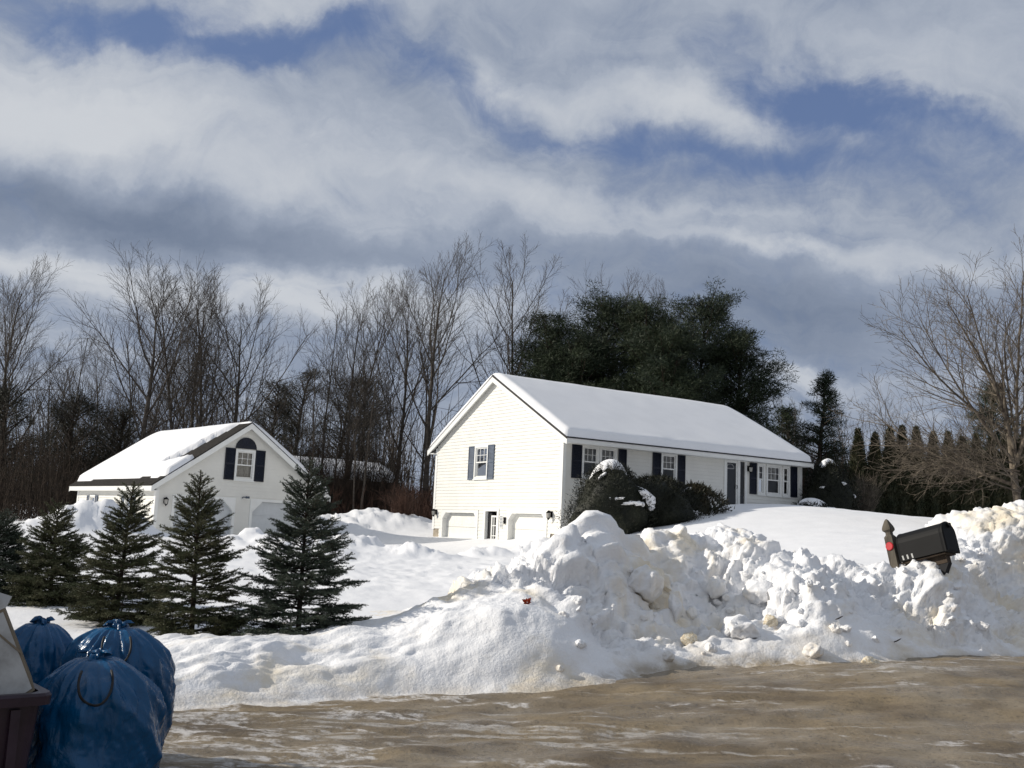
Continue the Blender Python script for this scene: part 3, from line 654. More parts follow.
mb = MB(); mb.box(-OV-.01, Ln+OV+.01, -OE-.03, -OE-.004, ze+.005, ze+.050)
for sg in (-1,):
    ye = yr+sg*(yr+OE+.03); zq = RZ-SLe*(yr+OE+.03)
    mb.hexa([(-OV-.03, yr, RZ-.025), (-OV-.004, yr, RZ-.025), (-OV-.004, ye, zq-.025), (-OV-.03, ye, zq-.025), (-OV-.03, yr, RZ+.055), (-OV-.004, yr, RZ+.055), (-OV-.004, ye, zq+.055), (-OV-.03, ye, zq+.055)])
mb.build('drip_edge', MT['gutter'], house)
V, Fq = snow_sheet(lambda a, b, z: (a, yr+b, z), -OV-.02, Ln+OV+.02, yr+OE+.01, RZ+.05, SLe, .12, 11)
fast_mesh('roof_snow', V, Fq, MT['roofsnow'], house, smooth=True)
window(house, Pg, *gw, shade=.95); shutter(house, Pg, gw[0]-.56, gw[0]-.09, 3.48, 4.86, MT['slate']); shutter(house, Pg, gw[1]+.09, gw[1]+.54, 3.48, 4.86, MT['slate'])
garage_door(house, Pg, *gd1, .24, MT['door'], deep=.20); garage_door(house, Pg, *gd2, .24, MT['door'], deep=.20)
# side entry between the garage doors: a recess with a gridded door in it
a0, a1, z0, z1 = gent
mb = MB(); mb.box(a0-.14, a0-.001, z0, z1+.12, -.02, .042, Pg); mb.box(a1+.001, a1+.14, z0, z1+.12, -.02, .042, Pg); mb.box(a0, a1, z1, z1+.12, -.02, .041, Pg)
mb.box(a0-.03, a0, z0, z1, -.40, -.02, Pg); mb.box(a1, a1+.03, z0, z1, -.40, -.02, Pg)
rc = mb.build('entry_recess', MT['trim'], house)
mb = MB(); mb.box(a0-.03, a1+.03, z0, z1, -.46, -.40, Pg); mb.box(a1-.30, a1-.001, z0, z1-.001, -.40, -.10, Pg); mb.build('recess_shade', MT['dark'], rc)  # dark back and jamb block put the recess's shadow into the colour
mb = MB(); b0, b1, q0, q1 = a0+.03, a1-.28, .45, z1-.16; rect_frame(mb, Pg, b0, b1, q0, q1, .07, -.14, -.08)
for i in range(1, 3): x = b0+(b1-b0)*i/3; mb.box(x-.016, x+.016, q0+.07, q1-.07, -.13, -.09, Pg)
for i in range(1, 4): z = q0+(q1-q0)*i/4; mb.box(b0+.07, b1-.07, z-.016, z+.016, -.128, -.092, Pg)
dr = mb.build('entry_door', MT['trim'], house); mb = MB(); mb.box(b0+.05, b1-.05, q0+.05, q1-.05, -.139, -.133, Pg); mb.build('pane', MT['dark'], dr)
mb = MB(); mb.box(3.86, 4.08, 1.55, 2.05, .020, .035, Pg)  # wall plaque; dark bars stand in for its unreadable marks
vt = mb.build('striped_plaque', MT['trim'], house); mb = MB()
for i in range(8): mb.box(3.89, 4.05, 1.59+i*.056, 1.615+i*.056, .034, .042, Pg)
mb.build('plaque_stripe', MT['slate'], vt)
mb = MB(); mb.box(3.64, 3.72, 1.72, 1.98, .041, .085, Pg); mb.build('keypad_box', MT['black'], house)
wall_lamp(house, Pg, 9.33, 2.13); wall_lamp(house, Pg, .56, 2.12); wall_lamp(house, Pf, 9.27, 4.40)
for k, a in enumerate(fw): window(house, Pf, *a, shade=(.55, .6, .5, .55, .5, .55)[k], cols=(2, 2, 2, 0, 2, 0)[k])
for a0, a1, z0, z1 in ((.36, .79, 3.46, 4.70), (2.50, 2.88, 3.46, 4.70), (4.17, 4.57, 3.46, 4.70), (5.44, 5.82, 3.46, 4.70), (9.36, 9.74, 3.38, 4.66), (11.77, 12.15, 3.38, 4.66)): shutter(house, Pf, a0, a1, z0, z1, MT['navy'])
# front door with storm door and sidelight
mb = MB(); a0, a1, z0, z1 = fdoor
mb.box(a0-.10, a0, z0, z1+.09, -.04, .05, Pf); mb.box(a1, fside[0], z0, z1, -.04, .05, Pf); mb.box(fside[1], fside[1]+.10, z0, z1+.09, -.04, .05, Pf); mb.box(a0, fside[1], z1, z1+.09, -.04, .049, Pf)
fr_ = mb.build('door_frame', MT['trim'], house)
mb = MB(); mb.poly([Pf(fside[0], z0, -.01), Pf(fside[1], z0, -.01), Pf(fside[1], z1, -.01), Pf(fside[0], z1, -.01)]); mb.build('sidelight', MT['glass'], fr_)
mb = MB(); mb.box(fside[0], fside[1], z0, z0+.9, -.05, -.02, Pf); mb.box(a0, a1, z0, z1, -.14, -.10, Pf); mb.build('inner_door', MT['navy'], fr_)
mb = MB(); rect_frame(mb, Pf, a0+.005, a1-.005, z0+.02, z1-.01, .075, -.02, .02); sdr = mb.build('storm_door', MT['trim'], house)
mb = MB(); mb.poly([Pf(a0+.05, z0, 0), Pf(a1-.05, z0, 0), Pf(a1-.05, z1-.05, 0), Pf(a0+.05, z1-.05, 0)]); mb.build('pane', MT['glass'], sdr)
mb = MB(); mb.tube([Pf(a1-.06, 3.55, .03), Pf(a1-.06, 3.55, .06), Pf(a1-.06, 3.68, .06), Pf(a1-.06, 3.68, .03)], .012, 6); mb.build('handle', MT['black'], sdr)
mb = MB(); cx = (a0+a1)/2
pts = [(cx+.21*math.cos(t), z1-.30+.17*math.sin(t)) for t in np.linspace(0, math.pi, 12)]
mb.tube([Pf(a, z, -.07) for a, z in pts], .022, 6); mb.box(cx-.21, cx+.21, z1-.33, z1-.29, -.09, -.06, Pf); mb.build('fanlight', MT['trim'], sdr)

# ------------------------------------------------------------------ detached garage
GY = R_(42); go = at(157, 484, 39.0); GE = go[2]; GW, GL, GR = 7.35, 8.5, 5.40
gar = thing('detached_garage', 'small detached white garage with arched gable window and bare shingle patches on its roof', 'garage', (go[0], go[1], 0), GY)
Gf = frame((0, 0, 0), (1, 0, 0), (0, -1, 0)); Gs = frame((0, 0, 0), (0, 1, 0), (-1, 0, 0)); Gr = frame((GW, 0, 0), (0, 1, 0), (1, 0, 0)); Gb = frame((0, GL, 0), (1, 0, 0), (0, 1, 0))
GSL = (GR-GE-.02)/(GW/2); glm = lambda z: (0, GW) if z <= GE else ((z-GE)/GSL, GW-(z-GE)/GSL)
k1 = (.78, 3.22, 0, 2.2); k2 = (4.12, 6.72, 0, 2.2); kw = (3.25, 3.98, 3.12, 4.22); sw1 = (6.35, 6.85, 1.50, 2.15); sw2 = (2.3, 2.9, 1.50, 2.15)
mb = MB(); siding(mb, Gf, .2, GR-.05, glm, [(k1[0]-.1, k1[1]+.1, 0, 2.28), (k2[0]-.1, k2[1]+.1, 0, 2.28), kw]); siding(mb, Gb, .2, GR-.05, glm); siding(mb, Gs, .2, GE, lambda z: (0, GL), [sw1, sw2]); siding(mb, Gr, .2, GE, lambda z: (0, GL))
mb.build('wall', MT['siding'], gar)
for P, L_ in ((Gf, GW), (Gs, GL), (Gr, GL), (Gb, GW)):
    f_ = P in (Gf, Gb)
    for a in (0, L_-.11): mb = MB(); mb.box(a+(.001 if f_ else -.03), a+(.109 if f_ else .14), .18, GE-.02, -.02, .03+.002*f_, P); mb.build('corner_board', MT['trim'], gar)
gxr = GW/2; GOE, GOV = .32, .28; GSe = (GR-(GE+.06-GSL*GOE*.6))/(gxr+GOE)
mb = MB()
for sg in (-1, 1):
    xe = gxr+sg*(gxr+GOE); ze = GR-GSe*(gxr+GOE); p = [(gxr, -GOV, GR), (gxr, GL+GOV, GR), (xe, GL+GOV, ze), (xe, -GOV, ze)]
    mb.hexa(p+[(a, b, c+.05) for a, b, c in p])
mb.build('roof', MT['shingle'], gar)
mb = MB(); ze = GR-GSe*(gxr+GOE)
for y0 in (-GOV, GL+GOV-.045):
    for sg in (-1, 1):
        xe = gxr+sg*(gxr+GOE+.004); y1 = y0+.045; zq = GR-GSe*(gxr+GOE+.004)-.004
        mb.hexa([(gxr, y0, GR-.24), (gxr, y1, GR-.24), (xe, y1, zq-.22), (xe, y0, zq-.22), (gxr, y0, GR-.004), (gxr, y1, GR-.004), (xe, y1, zq), (xe, y0, zq)])
        yi0, yi1 = (y1, 0.0) if y0 < 0 else (GL, y0)
        mb.hexa([(gxr, yi0, GR-.10), (gxr, yi1, GR-.10), (xe, yi1, zq-.10), (xe, yi0, zq-.10), (gxr, yi0, GR-.06), (gxr, yi1, GR-.06), (xe, yi1, zq-.06), (xe, yi0, zq-.06)])
for x0, x1 in ((-GOE, 0.), (GW, GW+GOE)):
    mb.box(x0, x1, -.232, GL+.232, ze-.19, ze-.16); xa = x0 if x0 < 0 else x1-.03; mb.box(xa, xa+.03, -.233, GL+.233, ze-.158, ze-.006)
mb.build('rake_trim', MT['trim'], gar)
def gmask(A, B):
    left = B < 0; v = np.full(A.shape, 1.0); tdn = np.abs(B)
    eave = (gxr+GOE)-tdn - (.34+.05*(GL-A)*.35+.10*fbm(A*.6, A*0+3, 5, 3)); v = np.where(left, np.minimum(v, eave), v)
    wedge = np.maximum(A+GOV-1.0-.34*tdn+.12*fbm(A*1.5, B*1.5, 8, 3), tdn-2.35-.22*(A+GOV))   # bare patch at the front of the ridge
    return np.where(left, np.minimum(v, np.maximum(wedge, -1)), v)
V, Fq = snow_sheet(lambda a, b, z: (gxr+b, a, z), -GOV-.01, GL+GOV+.01, gxr+GOE, GR+.05, GSe, .085, 31, gmask)
fast_mesh('roof_snow', V, Fq, MT['roofsnow'], gar, smooth=True)
garage_door(gar, Gf, *k1, .42, MT['grdoor'], deep=.12); garage_door(gar, Gf, *k2, .42, MT['grdoor'], deep=.12)
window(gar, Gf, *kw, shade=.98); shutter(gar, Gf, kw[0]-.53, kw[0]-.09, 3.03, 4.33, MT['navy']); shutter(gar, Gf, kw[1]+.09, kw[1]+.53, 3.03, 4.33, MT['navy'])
mb = MB(); cx = (kw[0]+kw[1])/2; arc = [(cx+.47*math.cos(t), 4.34+.47*math.sin(t)) for t in np.linspace(0, math.pi, 16)]; mb.prism(arc, .02, .06, Gf)
for i in range(1, 6): t = math.pi*i/6; mb.tube([Gf(cx+.06*math.cos(t), 4.36+.06*math.sin(t), .06), Gf(cx+.44*math.cos(t), 4.34+.44*math.sin(t), .06)], .012, 4)
mb.build('arched_louvre', MT['navy'], gar)
window(gar, Gs, *sw1, hung=False, shade=.1); shutter(gar, Gs, sw1[0]-.38, sw1[0]-.09, 1.45, 2.2, MT['slate']); shutter(gar, Gs, sw1[1]+.09, sw1[1]+.38, 1.45, 2.2, MT['slate'])
window(gar, Gs, *sw2, hung=False, shade=.1); shutter(gar, Gs, sw2[0]-.38, sw2[0]-.09, 1.45, 2.2, MT['slate']); shutter(gar, Gs, sw2[1]+.09, sw2[1]+.38, 1.45, 2.2, MT['slate'])
wall_lamp(gar, Gf, .36, 2.05)
mb = MB(); mb.tube([Gf(3.62, 2.32, .02), Gf(3.62, 2.36, .12), Gf(3.75, 2.36, .16)], .02, 6); mb.box(3.72, 3.86, 2.31, 2.40, .12, .20, Gf); mb.build('floodlight', MT['slate'], gar)

# ------------------------------------------------------------------ brown house behind the trees
bo = at(296, 520, 63); be = at(389, 518, 66); dv = be-bo; bl = math.hypot(dv[0], dv[1]); ang = math.atan2(dv[1], dv[0])
bh = thing('brown_house', 'low red-brown house with a snowy roof, half hidden behind trees between the two white buildings', 'house', (bo[0], bo[1], 0), ang)
Bf = frame((0, 0, 0), (1, 0, 0), (0, -1, 0))
mb = MB(); siding(mb, Bf, .8, 4.35, lambda z: (-4, bl), [(1.2, 1.9, 2.5, 3.3), (4.7, 5.3, 2.6, 3.5)], .2); mb.box(-4, bl, .02, 6, .5, 4.34)
mb.build('wall', MT['brownwall'], bh)
mb = MB(); p = [(-4.4, -.5, 4.30), (bl+.5, -.5, 4.30), (bl+.5, 3, 5.35), (-4.4, 3, 5.35)]; mb.hexa(p+[(a, b, c+.08) for a, b, c in p]); p = [(-4.4, 3, 5.35), (bl+.5, 3, 5.35), (bl+.5, 6.5, 4.3), (-4.4, 6.5, 4.3)]; mb.hexa(p+[(a, b, c+.08) for a, b, c in p]); mb.build('roof', MT['shingle'], bh)
mb = MB(); mb.box(-4.4, bl+.5, -.54, -.503, 4.22, 4.37); mb.build('fascia', MT['trim'], bh)
V, Fq = snow_sheet(lambda a, b, z: (a, 3+b, z), -4.4, bl+.5, 3.48, 5.43, .30, .30, 55, None, .3); fast_mesh('roof_snow', V, Fq, MT['roofsnow'], bh, smooth=True)
for x0, x1, z0, z1 in ((1.2, 1.9, 2.5, 3.3), (4.7, 5.3, 2.6, 3.5)):
    mb = MB(); rect_frame(mb, Bf, x0, x1, z0, z1, .06, .02, .06); wn = mb.build('window', MT['slate'], bh); mb = MB(); mb.box(x0+.05, x1-.05, z0+.05, z1-.05, .018, .03, Bf); mb.build('pane', MT['dark'], wn)

# ------------------------------------------------------------------ vegetation
def unit(v): return v/(np.linalg.norm(v)+1e-12)
def seg_mesh(segs, n):
    """every branch piece (p0,p1,r0,r1) as an n-sided tapered tube"""
    A = np.array([s[0] for s in segs]); Bq = np.array([s[1] for s in segs]); r0 = np.array([s[2] for s in segs]); r1 = np.array([s[3] for s in segs])
    t = Bq-A; t /= np.linalg.norm(t, axis=1, keepdims=True)+1e-9
    ref = np.where(np.abs(t[:, 2:3]) < .95, np.array([[0, 0, 1.]]), np.array([[1., 0, 0]])); u = np.cross(t, ref); u /= np.linalg.norm(u, axis=1, keepdims=True); v = np.cross(t, u)
    an = np.linspace(0, 2*np.pi, n, endpoint=False); ring = np.cos(an)[None, :, None]*u[:, None]+np.sin(an)[None, :, None]*v[:, None]
    V = np.concatenate([A[:, None]+ring*r0[:, None, None], Bq[:, None]+ring*r1[:, None, None]], 1).reshape(-1, 3)
    b = np.arange(len(segs))[:, None]*2*n; k = np.arange(n); k2 = (k+1) % n
    Fq = np.stack([b+k, b+k2, b+n+k2, b+n+k], -1).reshape(-1, 4); return V, Fq
def grow(rng, p, d, L, r, lev, cfg, out):
    c = cfg[lev]; n = c['n']; st = L/n; pos = np.array(p, float); d = unit(np.array(d, float)); pts = [(pos.copy(), d.copy(), r)]
    for i in range(n):
        d = unit(d+rng.normal(0, c['wob'], 3)+np.array([0, 0, c['up']])); q = pos+d*st; ra = r*(1-(1-c['tip'])*i/n); rb = r*(1-(1-c['tip'])*(i+1)/n)
        out[min(lev, 2)].append((pos, q, max(ra, c['rmin']), max(rb, c['rmin']))); pos = q; pts.append((pos.copy(), d.copy(), rb))
    if lev+1 >= len(cfg): return
    k = max(1, int(c['kids']*rng.uniform(.85, 1.15))); roll = rng.uniform(0, 6.28)
    for j in range(k):
        f = c['from']+(1-c['from'])*((j+rng.uniform(.1, .9))/k); x = f*n; i = min(int(x), n-1); w_ = x-i
        b = pts[i][0]*(1-w_)+pts[i+1][0]*w_; ax = pts[i+1][1]; rb = pts[i][2]*(1-w_)+pts[i+1][2]*w_
        roll += 2.4+rng.uniform(-.5, .5); s1_ = unit(np.cross(ax, [.31, .2, .93] if abs(ax[2]) < .9 else [1, .1, 0])); s2_ = np.cross(ax, s1_); side = math.cos(roll)*s1_+math.sin(roll)*s2_
        a = R_(c['ang']*rng.uniform(.75, 1.25)*(1-.25*f)); nd = math.cos(a)*ax+math.sin(a)*side
        if 'flat' in c: nd[2] *= c['flat']
        ln = L*c['len']*(c['shape'](f))*rng.uniform(.7, 1.2)
        grow(rng, b, nd, ln, min(rb*.75, max(ln*c['thick'], .006)), lev+1, cfg, out)
def bare(rng, H, r, a1=38, first=.28, spread=.50, kids=20, twig=1.12, rm=.0072, up=.07, wob=.03):
    cfg = [dict(n=14, wob=wob, up=.03, tip=.10, rmin=.03, kids=kids*.8, ang=a1, len=spread, thick=.0085, shape=lambda f: 1.08-.75*f**1.6, **{'from': first}),
           dict(n=8, wob=.07, up=up, tip=.2, rmin=.014, kids=10.5*twig, ang=37, len=.44, thick=.008, shape=lambda f: 1.15-.65*f, **{'from': .18}),
           dict(n=5, wob=.07, up=.03, tip=.35, rmin=rm, kids=8.5*twig, ang=37, len=.5, thick=.009, shape=lambda f: 1.1-.5*f, **{'from': .15}),
           dict(n=3, wob=.09, up=.03, tip=.5, rmin=rm*.75, kids=0, ang=30, len=.4, thick=.008, shape=lambda f: 1, **{'from': .2})]
    out = [[], [], []]; grow(rng, (0, 0, -.5), (0, 0, 1), H, r, 0, cfg, out); return out
def tree_obj(name, label, cat, segs, bark, loc=(0, 0, 0), group=None, foliage=None, nt=8, twig_bark=None):
    t = thing(name, label, cat, loc, 0, group); V, Fq = seg_mesh(segs[0], nt); fast_mesh('trunk', V, Fq, bark, t, smooth=True)
    cr = segs[1]+segs[2]
    if foliage is None: V, Fq = seg_mesh(cr, 3); fast_mesh('crown', V, Fq, twig_bark or bark, t)
    else:
        if cr: V, Fq = seg_mesh(cr, 3); fast_mesh('limbs', V, Fq, bark, t)
        fast_mesh('crown', foliage[0], foliage[1], foliage[2], t)
    return t
def tris(C, D, S, wd):
    """needle/leaf triangles: base centre C, direction D*length, side S*width"""
    V = np.stack([C-S*wd[:, None], C+S*wd[:, None], C+D], 1).reshape(-1, 3); return V, np.arange(len(V)).reshape(-1, 3)
def rnd_unit(rng, n): v = rng.normal(0, 1, (n, 3)); return v/np.linalg.norm(v, axis=1, keepdims=True)
def clumps(rng, centres, rad, per, ln, wd, upb=.25):
    n = len(centres)*per; c = np.repeat(centres, per, 0); rr_ = np.repeat(rad, per)
    o = rnd_unit(rng, n); o[:, 2] *= .6; C = c+o*(rr_*rng.uniform(.1, 1, n)**.6)[:, None]; D = unit_rows(o+rnd_unit(rng, n)*.8+np.array([0, 0, upb]))
    S = unit_rows(np.cross(D, rnd_unit(rng, n))); return tris(C, D*(ln*rng.uniform(.6, 1.3, n))[:, None], S, wd*rng.uniform(.6, 1.3, n))
def unit_rows(a): return a/(np.linalg.norm(a, axis=1, keepdims=True)+1e-9)

# --- bare trees
VAR = []
for k, (H, r, a1, fi, sp, kd, tw) in enumerate([(15, .20, 42, .24, .56, 24, 1.12), (15, .17, 38, .26, .52, 22, 1.1), (13, .22, 48, .18, .66, 26, 1.15), (15.5, .18, 34, .30, .48, 21, 1.05), (15, .13, 38, .30, .38, 17, .85), (13, .10, 36, .22, .36, 16, .8)]):
    VAR.append(tree_obj('bare_tree', 'proto', 'tree', bare(rs(100+k), H, r, a1, fi, sp, kd, tw), MT['bark']))
TIP = []
for o in VAR:
    P_ = np.array([v.co[:] for v in o.children[0].data.vertices]+[v.co[:] for v in o.children[1].data.vertices]); q_ = P_[P_[:, 2] > P_[:, 2].max()*.9]; TIP.append(q_[:, :2].mean(0))
HV = [max(v.co.z for c in o.children for v in c.data.vertices) for o in VAR]
used = set()
def place_bare(px, top, Y, v, label, group, rng=rs(5), wide=1.0):
    p = at(px, top, Y); x = p[0]; z0 = ground_z(x, Y) if Y < 120 else 2.3; h = p[2]-z0; s = h/HV[v]; rz = ((int(px*7)*31+int(top)*17+v*101) % 628)/100.; tx_, ty_ = TIP[v]*s*wide; x -= math.cos(rz)*tx_-math.sin(rz)*ty_; Y -= math.sin(rz)*tx_+math.cos(rz)*ty_
    if v not in used:
        used.add(v); o = VAR[v]; o.location = (x, Y, z0); o.rotation_euler = (0, 0, rz); o.scale = (s*wide, s*wide, s); o['label'] = label; o['group'] = group; return o
    return dup(VAR[v], (x, Y, z0), rz, (s*wide, s*wide, s), label, group)
G1 = 'tall bare trees in the wood behind the buildings'
for px, top, Y, v, wd_, lb in [
    (45, 249, 58, 0, .95, 'tall slim bare tree standing apart at the left, behind the left end of the wood'), (8, 275, 60, 1, 1., 'tall bare tree cut by the left edge of the photo'),
    (146, 245, 60, 2, 1.05, 'broad fan-shaped bare tree, tallest of the clump above the small garage'), (163, 256, 62, 1, .95, 'bare tree right beside the broad fan-shaped one above the garage'),
    (198, 264, 61, 3, 1.0, 'straight bare tree rising over the garage roof ridge'), (214, 262, 63, 0, .95, 'bare tree over the garage ridge, right of the straight one'),
    (243, 272, 62, 2, .98, 'wide leaning bare tree at the right end of the clump over the garage gable'), (92, 318, 64, 4, 1.0, 'shorter bare tree in the gap left of the broad fan-shaped tree'),
    (332, 290, 62, 4, .9, 'thin bare tree, leftmost of the row between the two buildings'), (366, 276, 62, 3, .9, 'slender bare tree over the brown house'), (392, 270, 61, 1, .95, 'bare tree with straight trunk right of the brown house'),
    (412, 262, 64, 0, .9, 'bare tree close behind the left eave of the long white house'), (466, 229, 60, 0, 1.0, 'tallest bare tree, forked and dark, behind the gable peak of the long house'),
    (516, 230, 58, 1, 1.1, 'tall bare tree with open crown beside the left pine of the dark grove'), (440, 300, 63, 4, .9, 'lower bare tree between the gable peak and the wood'),
    (626, 264, 72, 2, .8, 'bare crown showing above the middle of the dark pine grove'), (658, 272, 74, 0, .75, 'bare crown showing above the dark pines, right of the middle one'), (566, 284, 72, 4, .85, 'thin bare crown peeping over the left part of the dark pine grove')]:
    place_bare(px, top, Y, v, lb, G1, wide=wd_)
for px, top, Y in ((306, 372, 58), (323, 350, 57), (349, 362, 59), (377, 340, 57), (361, 380, 56)): place_bare(px, top, Y, 4 if px % 2 else 5, 'thin bare tree standing close in front of the brown house', 'thin bare trees in front of the brown house', wide=1.0)
rg = rs(77)
LF = 'thin bare tree standing deep in the wood left of the long house'
for i in range(22):
    px = rg.uniform(-40, 430); place_bare(px, rg.uniform(325, 400) if px < 290 else rg.uniform(320, 400), rg.uniform(66, 90), int(rg.choice([3, 4, 5, 5, 4, 1])), LF, 'thin bare trees deep in the left wood', wide=rg.uniform(.8, 1.2))
for i, px in enumerate((762, 780, 795, 835, 846, 862, 880, 905, 740)):
    place_bare(px, rg.uniform(385, 425), rg.uniform(64, 80), 5 if i % 2 else 4, 'low thin bare tree beyond the right end of the long house', 'thin bare trees beyond the right end of the house', wide=.9)
# red-brown brush along the foot of the wood
def brush(seed, boxes, hmax, bark, name, label, n):
    rng = rs(seed); sg = []
    for i in range(n):
        a, b, y0, y1 = boxes[rng.randint(len(boxes))]; Y = rng.uniform(y0, y1); x = gx(rng.uniform(a, b), Y); z = float(tps(x, Y)); d = unit(np.array([rng.normal(0, .25), rng.normal(0, .25), 1])); h = hmax*rng.uniform(.35, 1)**1.2; p = np.array([x, Y, z-.1])
        for k in range(4):
            q = p+d*h/4; sg.append((p, q, .016*(1-k*.2), .016*(.8-k*.2)+.003))
            if k:
                for m in range(3):
                    e = unit(d+rng.normal(0, .5, 3)); sg.append((p, p+e*h*rng.uniform(.1, .3), .009, .004))
            p = q; d = unit(d+rng.normal(0, .12, 3))
    V, Fq = seg_mesh(sg, 3); o = fast_mesh(name, V, Fq, bark); tag(o, label, 'brush', None, 'stuff'); return o
brush(201, [(385, 440, 54, 60), (395, 440, 56, 64), (300, 400, 56, 61), (390, 420, 60, 66)], 2.6, MT['redtwig'], 'red_brush', 'tangle of red-brown brush along the foot of the wood between the buildings', 1000)
brush(202, [(-30, 75, 50, 64), (60, 300, 62, 70), (-30, 330, 66, 85), (298, 392, 57, 61)], 5.6, MT['bark2'], 'dark_brush', 'dense dark saplings and brush filling the left wood', 2400)
brush(203, [(780, 860, 58, 70), (740, 930, 60, 78)], 5.0, MT['redtwig'], 'brown_saplings', 'brown leafless saplings beyond the right end of the long house', 1300)
# far wood
rng = rs(303); sg = []
for i in range(1500):
    Y = rng.uniform(95, 130); px = rng.uniform(-150, 1150); x = gx(px, Y); h = rng.uniform(6, 14); p = np.array([x, Y, 1.5]); d = unit(np.array([rng.normal(0, .06), rng.normal(0, .06), 1])); 
    for k in range(5):
        q = p+d*h/5; sg.append((p, q, .09*(1-k*.18), .09*(.82-k*.18)+.01))
        for m in range(3 if k else 0):
            e = unit(d*.8+rng.normal(0, .5, 3)); sg.append((p, p+e*h*.2, .03, .012))
        p = q; d = unit(d+rng.normal(0, .06, 3))
V, Fq = seg_mesh(sg, 3); o = fast_mesh('distant_wood', V, Fq, MT['bark']); tag(o, 'far wood of leafless trees behind everything', 'wood', None, 'stuff')

# --- pines of the dark grove
def pine(rng, H, Wc, base=.12, dens=1.0, cone=False):
    segs = [[], [], []]; p = np.array([0, 0, -.5]); d = np.array([0, 0, 1.])
    tr = [p]
    for i in range(10): d = unit(d+rng.normal(0, .03, 3)+[0, 0, .05]); q = p+d*(H+.3)/10; segs[0].append((p, q, .26*(1-i*.092), .26*(.908-i*.092))); p = q; tr.append(p)
    cs = []; rad = []
    nb = int((64 if not cone else 80)*dens)
    for i in range(nb):
        f = base+(1-base)*(i+rng.uniform())/nb; k = min(int(f*10), 9); b = tr[k]+(tr[k+1]-tr[k])*(f*10-k); a = rng.uniform(0, 6.28)
        if cone: L = Wc*(1-f)**.8*rng.uniform(.75, 1.12)+.25; el = R_(rng.uniform(-15, 8)+35*f)
        else: L = Wc*math.sqrt(max(.06, 1-((f-.40)/.64)**2))*rng.uniform(.45, 1.12); el = R_(rng.uniform(0, 28)+28*f)
        dd = np.array([math.cos(a)*math.cos(el), math.sin(a)*math.cos(el), math.sin(el)]); e = b+dd*L+[0, 0, .12*L]; segs[1].append((b, b+(e-b)*.6, .05, .03)); segs[1].append((b+(e-b)*.6, e, .03, .012))
        for m in range(max(2, int(L*2.4))):
            g_ = rng.uniform(.35, 1.02); side = np.cross(dd, [0, 0, 1])*rng.normal(0, .28*L*(.5 if cone else 1)); cs.append(b+(e-b)*g_+side*(1.1-g_*.5)+rng.normal(0, .12, 3)); rad.append(rng.uniform(.38, .80)*(.66 if cone else 1))
    return segs, np.array(cs), np.array(rad)
def pine_obj(name, label, cat, seed, px, top, Y, Wc, m, group, cone=False, dens=1.0, base=.12, per=85, ln=.24, wd=.020):
    rng = rs(seed); p = at(px, top, Y); z0 = float(tps(p[0], Y)); H = p[2]-z0; sg_, cs, rad = pine(rng, H, Wc, base, dens, cone); V, Ft = clumps(rng, cs, rad, per, ln, wd)
    return tree_obj(name, label, cat, sg_, MT['bark2'], (p[0], Y, z0), group, (V, Ft, m), 7)
G2 = 'dark pines of the grove behind the long house'
for i, (px, top, Y, Wc, lb) in enumerate([(552, 323, 58, 3.4, 'round dark pine at the left end of the grove behind the roof'), (602, 309, 60, 4.2, 'big dark pine left of the middle of the grove'), (648, 312, 57, 4.0, 'dark pine in the middle of the grove, lower than its neighbours'),
                                      (694, 306, 60, 4.2, 'tall dark pine with a pointed top right of the middle of the grove'), (736, 334, 58, 3.0, 'ragged dark pine at the right end of the grove'), (672, 340, 54, 3.6, 'lower dark pine in front of the grove behind the roof ridge'), (576, 340, 55, 3.4, 'lower dark pine at the left front of the grove, right behind the roof')]):
    pine_obj('pine_tree', lb, 'tree', 400+i, px, top, Y, Wc, MT['pine'], G2, dens=2.3, base=.06)
for i, (px, top, Y, Wc, lb) in enumerate([(817, 374, 60, 2.3, 'dark spruce with a pointed top beyond the right end of the house'), (985, 384, 54, 2.4, 'dark spruce standing behind the big bare tree at the right'), (788, 408, 66, 2.6, 'low dark spruce just right of the pine grove'),
                                      (300, 372, 74, 3.2, 'dark hemlock over the roof of the brown house'), (338, 380, 76, 3.4, 'broad dark hemlock behind the brown house'), (370, 378, 75, 2.9, 'dark hemlock right of the brown house'), (276, 384, 72, 2.9, 'dark hemlock beside the garage gable'),
                                      (14, 388, 56, 2.6, 'dark evergreen at the left edge of the wood'), (74, 398, 60, 2.6, 'dark evergreen behind the left end of the garage roof'), (118, 412, 62, 2.5, 'low dark evergreen behind the garage roof slope')]):
    pine_obj('spruce_tree' if i < 3 else 'hemlock_tree', lb, 'tree', 450+i, px, top, Y, Wc, MT['pine'] if i < 3 else MT['hemlock'], 'dark evergreens in the wood', cone=i < 3, dens=1.5 if i < 3 else 1.2, per=60 if i < 3 else 44, ln=.24, wd=.018)

